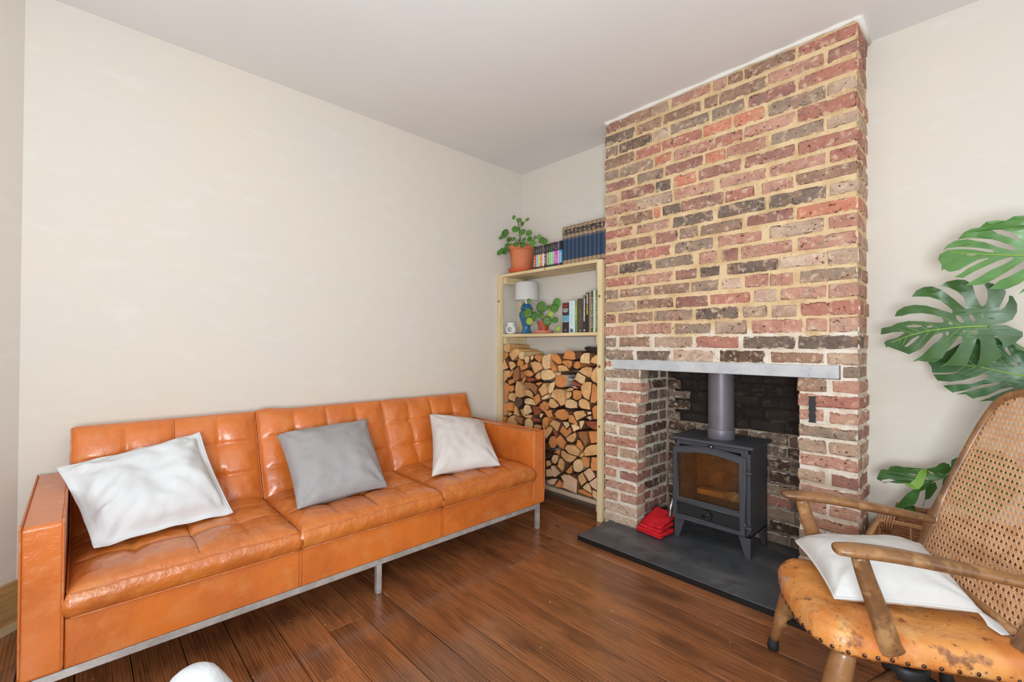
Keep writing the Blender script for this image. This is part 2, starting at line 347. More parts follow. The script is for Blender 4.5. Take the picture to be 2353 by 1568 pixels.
def add_lathe(V, F, prof, cx, cy, seg=24, cap=True):
    b0 = len(V)
    for r, z in prof:
        for k in range(seg):
            a = 2 * PI * k / seg; V.append((cx + r * math.cos(a), cy + r * math.sin(a), z))
    for i in range(len(prof) - 1):
        for k in range(seg):
            k2 = (k + 1) % seg
            F.append((b0 + i * seg + k, b0 + i * seg + k2, b0 + (i + 1) * seg + k2, b0 + (i + 1) * seg + k))
    if cap:
        F.append(tuple(b0 + k for k in range(seg))[::-1]); F.append(tuple(b0 + (len(prof) - 1) * seg + k for k in range(seg)))
def lathe(name, prof, cx, cy, m, parent=None, seg=24, cap=True):
    V, F = [], []; add_lathe(V, F, prof, cx, cy, seg, cap)
    o = pobj(name, V, F, m, parent, True); o.data.set_sharp_from_angle(angle=math.radians(40)); return o
def fill2d(outline, holes, thick):
    """filled 2D outline with holes -> mesh in XY with thickness along Z (centred)"""
    cu = bpy.data.curves.new('tmp', 'CURVE'); cu.dimensions = '2D'; cu.fill_mode = 'BOTH'; cu.extrude = thick / 2
    for P in [outline] + list(holes):
        sp = cu.splines.new('POLY'); sp.points.add(len(P) - 1); sp.use_cyclic_u = True
        for i, (x, y) in enumerate(P): sp.points[i].co = (x, y, 0, 1)
    o = bpy.data.objects.new('tmp', cu); C.objects.link(o)
    dg = bpy.context.evaluated_depsgraph_get(); me = bpy.data.meshes.new_from_object(o.evaluated_get(dg))
    bpy.data.objects.remove(o); bpy.data.curves.remove(cu)
    return me
def plate_xz(name, outline, holes, y0, y1, m, parent):
    me = fill2d(outline, holes, abs(y1 - y0)); yc = (y0 + y1) / 2
    for v in me.vertices: v.co = (v.co.x, yc + v.co.z, v.co.y)
    me.materials.clear(); o = link(name, me, m, parent)
    return o
def text_xz(name, s, size, x, y, z, m, parent, vertical=False, thick=.0006):
    cu = bpy.data.curves.new('txt', 'FONT'); cu.body = s; cu.size = size; cu.align_x = 'CENTER'; cu.align_y = 'CENTER'; cu.extrude = thick / 2
    o = bpy.data.objects.new('txt', cu); C.objects.link(o)
    dg = bpy.context.evaluated_depsgraph_get(); me = bpy.data.meshes.new_from_object(o.evaluated_get(dg))
    bpy.data.objects.remove(o)
    for v in me.vertices:
        a, b, c = v.co
        if vertical: a, b = b, -a
        v.co = (x + a, y - c, z + b)
    me.materials.clear(); return link(name, me, m, parent)
BRICK_ROWS=[(2.5545, [(1.002, 1.107, 'u'), (1.115, 1.337, 'b'), (1.342, 1.448, 't'), (1.461, 1.692, 'p'), (1.703, 1.772, 'p'), (1.779, 1.856, 'b'), (1.862, 2.088, 'b'), (2.1, 2.334, 'r')]), (2.4775, [(1.01, 1.22, 'd'), (1.234, 1.4, 'b'), (1.413, 1.639, 'b'), (1.65, 1.725, 'b'), (1.736, 1.967, 'b'), (1.973, 2.208, 'p'), (2.219, 2.334, 'u')]), (2.4005, [(1.003, 1.1, 'g'), (1.11, 1.333, 'd'), (1.342, 1.448, 'w'), (1.456, 1.688, 'g'), (1.7, 1.862, 'g'), (1.876, 2.091, 'u'), (2.102, 2.334, 'r')]), (2.3235, [(1.005, 1.225, 'b'), (1.234, 1.396, 'r'), (1.405, 1.643, 'r'), (1.65, 1.8, 'o'), (1.811, 1.96, 'o'), (1.973, 2.208, 'g'), (2.221, 2.334, 't')]), (2.2465, [(1.003, 1.105, 'g'), (1.116, 1.351, 'g'), (1.36, 1.465, 'o'), (1.478, 1.711, 'p'), (1.718, 1.849, 'r'), (1.859, 2.088, 'p'), (2.102, 2.333, 'r')]), (2.1695, [(1.005, 1.23, 'u'), (1.239, 1.409, 'g'), (1.422, 1.647, 'u'), (1.657, 1.765, 'o'), (1.77, 1.968, 'p'), (1.985, 2.213, 'g'), (2.219, 2.333, 't')]), (2.0925, [(1.006, 1.106, 't'), (1.121, 1.351, 'u'), (1.362, 1.463, 'd'), (1.478, 1.61, 'o'), (1.62, 1.848, 'u'), (1.862, 2.089, 'u'), (2.105, 2.333, 'r')]), (2.0155, [(1.011, 1.23, 'p'), (1.24, 1.469, 't'), (1.478, 1.703, 'p'), (1.732, 1.968, 'p'), (1.974, 2.211, 'p'), (2.229, 2.333, 'r')]), (1.9385, [(1.006, 1.101, 'p'), (1.111, 1.338, 'b'), (1.353, 1.396, 'o'), (1.412, 1.515, 'd'), (1.528, 1.754, 'u'), (1.768, 1.905, 'r'), (1.939, 2.081, 'p'), (2.093, 2.335, 'b')]), (1.8615, [(0.999, 1.208, 'r'), (1.236, 1.454, 'p'), (1.473, 1.703, 'd'), (1.722, 1.963, 'd'), (1.978, 2.215, 'd'), (2.222, 2.334, 't')]), (1.7845, [(0.999, 1.095, 'p'), (1.115, 1.344, 'b'), (1.361, 1.502, 'u'), (1.512, 1.618, 'g'), (1.63, 1.854, 'b'), (1.871, 2.082, 'u'), (2.093, 2.333, 'o')]), (1.7075, [(0.999, 1.227, 'r'), (1.236, 1.462, 'r'), (1.478, 1.703, 'g'), (1.726, 1.944, 'p'), (1.98, 2.205, 't'), (2.223, 2.333, 'p')]), (1.6305, [(1.0, 1.102, 'p'), (1.115, 1.341, 'd'), (1.364, 1.593, 'g'), (1.625, 1.722, 'p'), (1.74, 1.833, 'u'), (1.843, 2.084, 'p'), (2.1, 2.333, 'p')]), (1.5535, [(1.003, 1.227, 'r'), (1.239, 1.473, 'p'), (1.489, 1.61, 'u'), (1.63, 1.738, 'd'), (1.769, 2.015, 'd'), (2.022, 2.214, 'w'), (2.221, 2.333, 't')]), (1.4765, [(1.003, 1.102, 'g'), (1.115, 1.341, 'b'), (1.353, 1.573, 'b'), (1.583, 1.735, 'g'), (1.744, 1.85, 'w'), (1.856, 1.976, 'p'), (1.984, 2.083, 'p'), (2.109, 2.332, 'g')]), (1.3995, [(1.004, 1.227, 't'), (1.245, 1.476, 'b'), (1.491, 1.673, 'u'), (1.685, 1.895, 'r'), (1.902, 2.012, 'w'), (2.028, 2.212, 'p'), (2.222, 2.332, 'p')]), (1.3225, [(1.004, 1.09, 'u'), (1.109, 1.342, 'b'), (1.361, 1.588, 'g'), (1.61, 1.83, 'd'), (1.856, 1.968, 't'), (1.983, 2.098, 't'), (2.108, 2.332, 'r')]), (1.2455, [(1.004, 1.221, 'p'), (1.237, 1.463, 'p'), (1.481, 1.696, 'g'), (1.715, 1.875, 't'), (1.895, 2.119, 'p'), (2.133, 2.215, 'p'), (2.224, 2.332, 'p')]), (1.1685, [(1.001, 1.09, 'g'), (1.11, 1.333, 'b'), (1.353, 1.588, 't'), (1.61, 1.834, 'r'), (1.853, 2.088, 'd'), (2.103, 2.332, 'd')]), (1.0915, [(1.001, 1.213, 'g'), (1.237, 1.463, 'd'), (1.479, 1.71, 'w'), (1.728, 1.96, 'x'), (1.983, 2.205, 'b'), (2.217, 2.331, 't')])]
PIER_ROWS=[(0.9657, [(0.99, 1.236, 'g'), (2.112, 2.211, 'b'), (2.23, 2.338, 'p')]), (0.8952, [(0.998, 1.108, 'w'), (1.118, 1.286, 'p'), (2.108, 2.338, 'r')]), (0.8247, [(0.995, 1.246, 'p'), (2.107, 2.207, 'p'), (2.223, 2.338, 'p')]), (0.7543, [(1.001, 1.109, 't'), (1.119, 1.234, 'p'), (2.107, 2.338, 'g')]), (0.6838, [(0.996, 1.234, 'u'), (2.109, 2.216, 't'), (2.222, 2.338, 't')]), (0.6133, [(0.998, 1.096, 'w'), (1.114, 1.23, 't'), (2.108, 2.337, 'p')]), (0.5428, [(0.996, 1.228, 'p'), (2.107, 2.21, 't'), (2.223, 2.337, 'u')]), (0.4723, [(0.999, 1.106, 'p'), (1.124, 1.225, 't'), (2.107, 2.337, 'p')]), (0.4018, [(0.999, 1.225, 'p'), (2.113, 2.212, 'p'), (2.222, 2.337, 'p')]), (0.3313, [(1.004, 1.1, 'p'), (1.115, 1.228, 'u'), (2.113, 2.337, 'p')]), (0.2608, [(1.001, 1.23, 'p'), (2.112, 2.212, 't'), (2.221, 2.336, 'p')]), (0.1903, [(1.005, 1.11, 'p'), (1.125, 1.226, 'p'), (2.112, 2.336, 'b')]), (0.1198, [(1.005, 1.226, 'w'), (2.112, 2.212, 'p'), (2.221, 2.336, 'p')]), (0.0493, [(1.003, 1.086, 'w'), (1.096, 1.229, 'w'), (2.112, 2.336, 't')])]
LOGS=[('t', [(0.038, 1.124), (0.051, 1.156), (0.077, 1.167), (0.111, 1.163), (0.113, 1.135), (0.096, 1.089), (0.057, 1.099), (0.038, 1.115)]), ('t', [(0.093, 1.075), (0.129, 1.103), (0.164, 1.121), (0.209, 1.116), (0.209, 1.08), (0.137, 1.026), (0.119, 1.04)]), ('l', [(0.213, 1.08), (0.224, 1.094), (0.243, 1.101), (0.268, 1.095), (0.263, 1.064), (0.254, 1.036), (0.224, 1.046), (0.214, 1.059)]), ('o', [(0.038, 1.052), (0.038, 1.077), (0.041, 1.09), (0.078, 1.089), (0.093, 1.071), (0.088, 1.06), (0.038, 1.016), (0.038, 1.037)]), ('t', [(0.038, 0.991), (0.06, 1.037), (0.083, 1.004), (0.102, 0.966), (0.038, 0.946)]), ('t', [(0.089, 1.013), (0.13, 1.019), (0.165, 1.003), (0.178, 0.986), (0.12, 0.949), (0.104, 0.976)]), ('o', [(0.185, 1.01), (0.209, 1.049), (0.232, 1.032), (0.232, 0.998), (0.19, 0.979)]), ('o', [(0.234, 1.029), (0.268, 1.03), (0.273, 1.003), (0.244, 0.957), (0.234, 0.981)]), ('l', [(0.27, 1.059), (0.32, 1.063), (0.327, 1.048), (0.318, 1.011), (0.29, 1.01), (0.275, 1.04)]), ('l', [(0.33, 1.058), (0.353, 1.072), (0.364, 1.059), (0.358, 1.046), (0.339, 1.035)]), ('o', [(0.371, 1.059), (0.39, 1.073), (0.417, 1.075), (0.453, 1.071), (0.431, 1.021), (0.399, 1.037)]), ('t', [(0.332, 1.013), (0.376, 1.026), (0.413, 1.021), (0.44, 1.002), (0.455, 0.976), (0.386, 0.94), (0.372, 0.936)]), ('o', [(0.244, 0.954), (0.263, 0.982), (0.302, 1.007), (0.323, 1.008), (0.323, 0.981), (0.292, 0.963)]), ('o', [(0.273, 0.943), (0.307, 0.957), (0.33, 0.961), (0.377, 0.936), (0.377, 0.926), (0.344, 0.908), (0.307, 0.914)]), ('o', [(0.112, 0.892), (0.12, 0.928), (0.165, 0.961), (0.165, 0.937), (0.13, 0.897)]), ('t', [(0.038, 0.85), (0.038, 0.908), (0.038, 0.94), (0.11, 0.948), (0.112, 0.927), (0.089, 0.891), (0.053, 0.857), (0.038, 0.85)]), ('d', [(0.156, 0.908), (0.175, 0.951), (0.21, 0.98), (0.227, 0.957), (0.23, 0.898), (0.211, 0.873), (0.171, 0.867)]), ('d', [(0.235, 0.947), (0.259, 0.948), (0.278, 0.918), (0.249, 0.893), (0.232, 0.899)]), ('o', [(0.089, 0.866), (0.158, 0.886), (0.168, 0.857), (0.115, 0.836), (0.097, 0.842)]), ('o', [(0.245, 0.889), (0.283, 0.915), (0.283, 0.888), (0.255, 0.852), (0.245, 0.865)]), ('r', [(0.293, 0.895), (0.349, 0.901), (0.381, 0.897), (0.372, 0.879), (0.312, 0.869)]), ('t', [(0.381, 0.91), (0.404, 0.938), (0.44, 0.952), (0.44, 0.9), (0.409, 0.892)]), ('l', [(0.455, 1.054), (0.47, 1.07), (0.542, 1.088), (0.534, 1.034), (0.534, 0.98), (0.483, 0.969), (0.459, 1.006)]), ('l', [(0.451, 0.954), (0.47, 0.965), (0.53, 0.972), (0.559, 0.959), (0.588, 0.933), (0.584, 0.92), (0.543, 0.899), (0.475, 0.89), (0.451, 0.906)]), ('o', [(0.038, 0.839), (0.048, 0.849), (0.094, 0.835), (0.096, 0.778), (0.075, 0.738), (0.083, 0.696), (0.054, 0.688), (0.038, 0.727)]), ('o', [(0.105, 0.827), (0.166, 0.831), (0.169, 0.798), (0.141, 0.777), (0.111, 0.79)]), ('t', [(0.082, 0.74), (0.1, 0.765), (0.131, 0.772), (0.166, 0.763), (0.174, 0.743), (0.157, 0.703), (0.085, 0.717)]), ('t', [(0.196, 0.869), (0.22, 0.867), (0.242, 0.848), (0.264, 0.832), (0.26, 0.808), (0.255, 0.791), (0.277, 0.758), (0.236, 0.741), (0.191, 0.755), (0.179, 0.802)]), ('t', [(0.267, 0.798), (0.303, 0.809), (0.336, 0.8), (0.359, 0.782), (0.357, 0.747), (0.286, 0.766)]), ('d', [(0.274, 0.858), (0.331, 0.865), (0.382, 0.857), (0.411, 0.832), (0.398, 0.778)]), ('o', [(0.388, 0.86), (0.418, 0.872), (0.463, 0.875), (0.423, 0.845)]), ('t', [(0.425, 0.818), (0.48, 0.87), (0.507, 0.826), (0.502, 0.793), (0.463, 0.772)]), ('o', [(0.373, 0.753), (0.423, 0.787), (0.441, 0.785), (0.454, 0.737), (0.41, 0.702)]), ('l', [(0.454, 0.753), (0.476, 0.77), (0.522, 0.79), (0.522, 0.764), (0.481, 0.749)]), ('k', [(0.177, 0.715), (0.187, 0.739), (0.226, 0.745), (0.26, 0.726), (0.256, 0.688), (0.222, 0.664), (0.182, 0.674)]), ('l', [(0.275, 0.714), (0.284, 0.735), (0.312, 0.746), (0.355, 0.743), (0.378, 0.732), (0.398, 0.697), (0.284, 0.701)]), ('o', [(0.038, 0.633), (0.038, 0.664), (0.038, 0.679), (0.064, 0.683), (0.065, 0.631), (0.079, 0.613), (0.072, 0.589), (0.038, 0.591), (0.038, 0.609)]), ('o', [(0.073, 0.682), (0.11, 0.694), (0.158, 0.692), (0.151, 0.632), (0.073, 0.628)]), ('t', [(0.084, 0.613), (0.118, 0.615), (0.144, 0.608), (0.099, 0.582)]), ('t', [(0.163, 0.674), (0.18, 0.669), (0.194, 0.654), (0.22, 0.6), (0.15, 0.603)]), ('d', [(0.199, 0.649), (0.221, 0.648), (0.224, 0.616), (0.215, 0.62)]), ('t', [(0.227, 0.648), (0.261, 0.658), (0.269, 0.643), (0.283, 0.617), (0.274, 0.594), (0.241, 0.617)]), ('l', [(0.274, 0.663), (0.281, 0.684), (0.303, 0.697), (0.336, 0.692), (0.349, 0.67), (0.363, 0.649), (0.323, 0.623), (0.297, 0.616), (0.279, 0.633)]), ('t', [(0.283, 0.603), (0.307, 0.615), (0.359, 0.624), (0.356, 0.596), (0.289, 0.595)]), ('r', [(0.361, 0.689), (0.412, 0.692), (0.447, 0.654), (0.418, 0.633), (0.38, 0.622), (0.368, 0.659)]), ('o', [(0.423, 0.685), (0.433, 0.71), (0.476, 0.739), (0.513, 0.723), (0.518, 0.688), (0.482, 0.655), (0.456, 0.664)]), ('l', [(0.434, 0.612), (0.44, 0.643), (0.473, 0.645), (0.452, 0.614)]), ('o', [(0.481, 0.659), (0.517, 0.674), (0.547, 0.682), (0.553, 0.65), (0.569, 0.635), (0.523, 0.623), (0.49, 0.647)]), ('o', [(0.038, 0.57), (0.038, 0.577), (0.092, 0.579), (0.083, 0.553), (0.073, 0.506), (0.038, 0.502)]), ('t', [(0.087, 0.546), (0.104, 0.571), (0.153, 0.596), (0.17, 0.583), (0.174, 0.564), (0.201, 0.548), (0.2, 0.512), (0.15, 0.507), (0.105, 0.505), (0.086, 0.527)]), ('d', [(0.175, 0.583), (0.225, 0.593), (0.267, 0.589), (0.264, 0.568), (0.262, 0.538), (0.211, 0.551), (0.182, 0.565)]), ('d', [(0.208, 0.54), (0.235, 0.537), (0.264, 0.512), (0.262, 0.503), (0.215, 0.501)]), ('L', [(0.361, 0.551), (0.356, 0.531), (0.343, 0.513), (0.325, 0.502), (0.304, 0.499), (0.285, 0.505), (0.272, 0.519), (0.267, 0.539), (0.271, 0.56), (0.284, 0.578), (0.303, 0.589), (0.324, 0.592), (0.343, 0.585), (0.356, 0.571)]), ('r', [(0.357, 0.593), (0.371, 0.601), (0.418, 0.602), (0.445, 0.588), (0.443, 0.582), (0.371, 0.576)]), ('t', [(0.373, 0.547), (0.403, 0.557), (0.451, 0.552), (0.449, 0.533), (0.376, 0.516)]), ('o', [(0.458, 0.583), (0.466, 0.61), (0.494, 0.624), (0.523, 0.621), (0.52, 0.591), (0.499, 0.548), (0.471, 0.525), (0.46, 0.55)]), ('l', [(0.372, 0.505), (0.446, 0.52), (0.453, 0.5), (0.373, 0.499)]), ('o', [(0.547, 1.058), (0.565, 1.084), (0.593, 1.09), (0.626, 1.07), (0.648, 1.039), (0.645, 1.016), (0.617, 1.015), (0.553, 1.047)]), ('o', [(0.542, 1.033), (0.552, 1.038), (0.582, 1.005), (0.609, 0.974), (0.599, 0.963), (0.556, 0.958), (0.545, 0.997)]), ('o', [(0.655, 1.06), (0.676, 1.095), (0.694, 1.109), (0.743, 1.11), (0.761, 1.092), (0.769, 1.053), (0.743, 1.047), (0.663, 1.052)]), ('o', [(0.653, 1.029), (0.672, 1.041), (0.717, 1.045), (0.751, 1.038), (0.743, 1.004), (0.726, 0.989), (0.687, 1.009)]), ('t', [(0.618, 1.003), (0.663, 1.009), (0.693, 1.001), (0.721, 0.972), (0.627, 0.961)]), ('O', [(0.749, 1.007), (0.761, 1.031), (0.783, 1.039), (0.803, 1.026), (0.803, 0.999), (0.778, 0.985), (0.753, 0.994)]), ('l', [(0.807, 1.04), (0.817, 1.074), (0.842, 1.096), (0.887, 1.098), (0.889, 1.026), (0.817, 1.029)]), ('t', [(0.895, 1.036), (0.912, 1.065), (0.94, 1.084), (0.955, 1.083), (0.955, 1.023)]), ('B', [(0.747, 1.131), (0.782, 1.141), (0.846, 1.137), (0.887, 1.126), (0.906, 1.102), (0.842, 1.098), (0.804, 1.077), (0.778, 1.097)]), ('t', [(0.791, 0.968), (0.821, 0.992), (0.859, 1.004), (0.903, 0.999), (0.901, 0.963), (0.884, 0.932), (0.83, 0.95)]), ('l', [(0.758, 0.915), (0.783, 0.963), (0.821, 0.947), (0.853, 0.935), (0.842, 0.89), (0.813, 0.886)]), ('t', [(0.891, 0.936), (0.916, 0.983), (0.948, 1.01), (0.955, 0.992), (0.955, 0.895), (0.912, 0.91)]), ('W', [(0.714, 0.9), (0.709, 0.88), (0.693, 0.863), (0.67, 0.853), (0.644, 0.851), (0.62, 0.858), (0.604, 0.873), (0.598, 0.893), (0.603, 0.914), (0.62, 0.931), (0.644, 0.941), (0.67, 0.942), (0.693, 0.934), (0.709, 0.919)]), ('p', [(0.578, 0.95), (0.636, 0.955), (0.638, 0.945), (0.606, 0.929)]), ('l', [(0.514, 0.836), (0.528, 0.868), (0.574, 0.889), (0.579, 0.869), (0.561, 0.823), (0.534, 0.792), (0.517, 0.814)]), ('t', [(0.559, 0.819), (0.599, 0.837), (0.65, 0.834), (0.668, 0.808), (0.679, 0.763), (0.668, 0.731), (0.638, 0.718), (0.61, 0.746), (0.545, 0.777)]), ('t', [(0.687, 0.837), (0.718, 0.852), (0.755, 0.849), (0.735, 0.834), (0.691, 0.827)]), ('t', [(0.683, 0.82), (0.733, 0.825), (0.735, 0.803), (0.718, 0.781), (0.683, 0.771)]), ('o', [(0.743, 0.834), (0.775, 0.841), (0.814, 0.836), (0.817, 0.806), (0.805, 0.782), (0.771, 0.769), (0.745, 0.78)]), ('t', [(0.814, 0.864), (0.838, 0.895), (0.867, 0.904), (0.906, 0.903), (0.9, 0.84), (0.884, 0.781), (0.847, 0.793), (0.823, 0.824)]), ('o', [(0.908, 0.888), (0.921, 0.894), (0.955, 0.867), (0.955, 0.795), (0.929, 0.765), (0.891, 0.767)]), ('r', [(0.733, 0.893), (0.744, 0.902), (0.811, 0.88), (0.811, 0.868), (0.762, 0.871)]), ('p', [(0.724, 0.863), (0.762, 0.866), (0.785, 0.851), (0.762, 0.852)]), ('t', [(0.516, 0.717), (0.539, 0.76), (0.571, 0.761), (0.623, 0.718), (0.581, 0.695), (0.539, 0.698)]), ('l', [(0.676, 0.739), (0.687, 0.76), (0.718, 0.773), (0.753, 0.769), (0.783, 0.756), (0.785, 0.719), (0.727, 0.71), (0.683, 0.712)]), ('t', [(0.795, 0.77), (0.822, 0.785), (0.855, 0.782), (0.884, 0.765), (0.892, 0.717), (0.814, 0.719), (0.797, 0.74)]), ('o', [(0.902, 0.726), (0.926, 0.748), (0.955, 0.755), (0.955, 0.66), (0.914, 0.655)]), ('o', [(0.571, 0.656), (0.604, 0.685), (0.655, 0.698), (0.694, 0.683), (0.709, 0.65), (0.682, 0.625), (0.639, 0.617), (0.589, 0.628)]), ('t', [(0.755, 0.683), (0.78, 0.697), (0.842, 0.708), (0.869, 0.677), (0.785, 0.633)]), ('o', [(0.717, 0.662), (0.751, 0.668), (0.78, 0.632), (0.8, 0.604), (0.759, 0.608), (0.714, 0.616)]), ('l', [(0.865, 0.7), (0.897, 0.706), (0.899, 0.69), (0.872, 0.682)]), ('l', [(0.864, 0.664), (0.903, 0.68), (0.909, 0.654), (0.897, 0.651)]), ('r', [(0.854, 0.63), (0.883, 0.641), (0.928, 0.643), (0.955, 0.65), (0.955, 0.593), (0.923, 0.591), (0.879, 0.606)]), ('t', [(0.542, 0.58), (0.576, 0.612), (0.621, 0.605), (0.642, 0.595), (0.611, 0.533), (0.583, 0.553)]), ('l', [(0.657, 0.609), (0.704, 0.611), (0.716, 0.592), (0.689, 0.562), (0.668, 0.586)]), ('o', [(0.623, 0.536), (0.655, 0.582), (0.682, 0.558), (0.708, 0.556), (0.704, 0.519), (0.684, 0.5)]), ('o', [(0.714, 0.522), (0.715, 0.558), (0.727, 0.583), (0.746, 0.55)]), ('l', [(0.734, 0.598), (0.77, 0.606), (0.8, 0.595), (0.811, 0.58), (0.78, 0.568), (0.759, 0.551), (0.744, 0.575)]), ('l', [(0.808, 0.632), (0.847, 0.641), (0.847, 0.625), (0.821, 0.577), (0.813, 0.6)]), ('t', [(0.483, 0.503), (0.501, 0.541), (0.541, 0.564), (0.566, 0.55), (0.547, 0.513), (0.5, 0.464)]), ('r', [(0.566, 0.541), (0.582, 0.547), (0.61, 0.522), (0.61, 0.498), (0.589, 0.489)]), ('O', [(0.599, 0.455), (0.595, 0.435), (0.584, 0.417), (0.568, 0.406), (0.551, 0.403), (0.535, 0.409), (0.524, 0.423), (0.519, 0.442), (0.523, 0.463), (0.534, 0.48), (0.55, 0.491), (0.568, 0.494), (0.584, 0.488), (0.595, 0.474)]), ('t', [(0.696, 0.5), (0.733, 0.53), (0.779, 0.553), (0.784, 0.526), (0.769, 0.491), (0.744, 0.477), (0.707, 0.485)]), ('d', [(0.789, 0.555), (0.827, 0.564), (0.853, 0.564), (0.865, 0.517), (0.862, 0.489), (0.848, 0.468), (0.823, 0.499), (0.797, 0.52)]), ('o', [(0.787, 0.503), (0.811, 0.5), (0.841, 0.456), (0.828, 0.434), (0.779, 0.463)]), ('o', [(0.882, 0.572), (0.955, 0.583), (0.955, 0.509), (0.903, 0.496), (0.894, 0.53)]), ('t', [(0.844, 0.432), (0.864, 0.463), (0.903, 0.486), (0.955, 0.495), (0.955, 0.429), (0.853, 0.402)]), ('o', [(0.595, 0.476), (0.634, 0.514), (0.692, 0.467), (0.676, 0.441), (0.665, 0.413), (0.607, 0.44)]), ('t', [(0.677, 0.424), (0.695, 0.452), (0.76, 0.458), (0.81, 0.43), (0.796, 0.392), (0.718, 0.395)]), ('o', [(0.575, 0.377), (0.606, 0.398), (0.633, 0.411), (0.629, 0.371)]), ('t', [(0.636, 0.399), (0.659, 0.403), (0.694, 0.388), (0.778, 0.383), (0.749, 0.35), (0.717, 0.333), (0.679, 0.337), (0.641, 0.363)]), ('l', [(0.558, 0.33), (0.577, 0.362), (0.622, 0.367), (0.618, 0.341), (0.611, 0.322), (0.594, 0.301), (0.567, 0.306)]), ('t', [(0.61, 0.288), (0.622, 0.335), (0.64, 0.349), (0.672, 0.325), (0.669, 0.283), (0.654, 0.255)]), ('o', [(0.831, 0.389), (0.848, 0.399), (0.898, 0.399), (0.893, 0.336), (0.85, 0.33)]), ('o', [(0.905, 0.353), (0.912, 0.406), (0.955, 0.415), (0.955, 0.325), (0.905, 0.316)]), ('L', [(0.836, 0.333), (0.832, 0.313), (0.819, 0.295), (0.801, 0.283), (0.781, 0.278), (0.762, 0.283), (0.749, 0.296), (0.744, 0.315), (0.749, 0.336), (0.762, 0.354), (0.78, 0.366), (0.801, 0.37), (0.819, 0.365), (0.832, 0.352)]), ('t', [(0.808, 0.393), (0.831, 0.424), (0.837, 0.402), (0.816, 0.384)]), ('o', [(0.692, 0.265), (0.738, 0.319), (0.748, 0.298), (0.748, 0.269), (0.717, 0.253)]), ('t', [(0.496, 0.304), (0.531, 0.311), (0.547, 0.284), (0.501, 0.259)]), ('l', [(0.497, 0.239), (0.537, 0.252), (0.559, 0.243), (0.565, 0.205), (0.502, 0.188)]), ('p', [(0.553, 0.276), (0.583, 0.289), (0.617, 0.263), (0.649, 0.248), (0.595, 0.206), (0.579, 0.212)]), ('l', [(0.634, 0.219), (0.676, 0.247), (0.672, 0.182), (0.652, 0.194)]), ('p', [(0.515, 0.163), (0.555, 0.184), (0.617, 0.201), (0.584, 0.149), (0.537, 0.143)]), ('o', [(0.583, 0.134), (0.629, 0.195), (0.667, 0.175), (0.667, 0.146)]), ('p', [(0.676, 0.243), (0.728, 0.251), (0.795, 0.232), (0.791, 0.137), (0.674, 0.151)]), ('t', [(0.792, 0.257), (0.828, 0.287), (0.867, 0.236), (0.823, 0.196), (0.804, 0.226)]), ('p', [(0.841, 0.292), (0.889, 0.328), (0.904, 0.327), (0.941, 0.284), (0.889, 0.239)]), ('p', [(0.894, 0.234), (0.955, 0.284), (0.955, 0.198), (0.915, 0.211)]), ('l', [(0.834, 0.188), (0.869, 0.226), (0.893, 0.225), (0.912, 0.166), (0.855, 0.177)]), ('o', [(0.799, 0.162), (0.823, 0.171), (0.912, 0.156), (0.908, 0.141), (0.799, 0.147)]), ('l', [(0.92, 0.193), (0.955, 0.187), (0.955, 0.134), (0.918, 0.148)])]
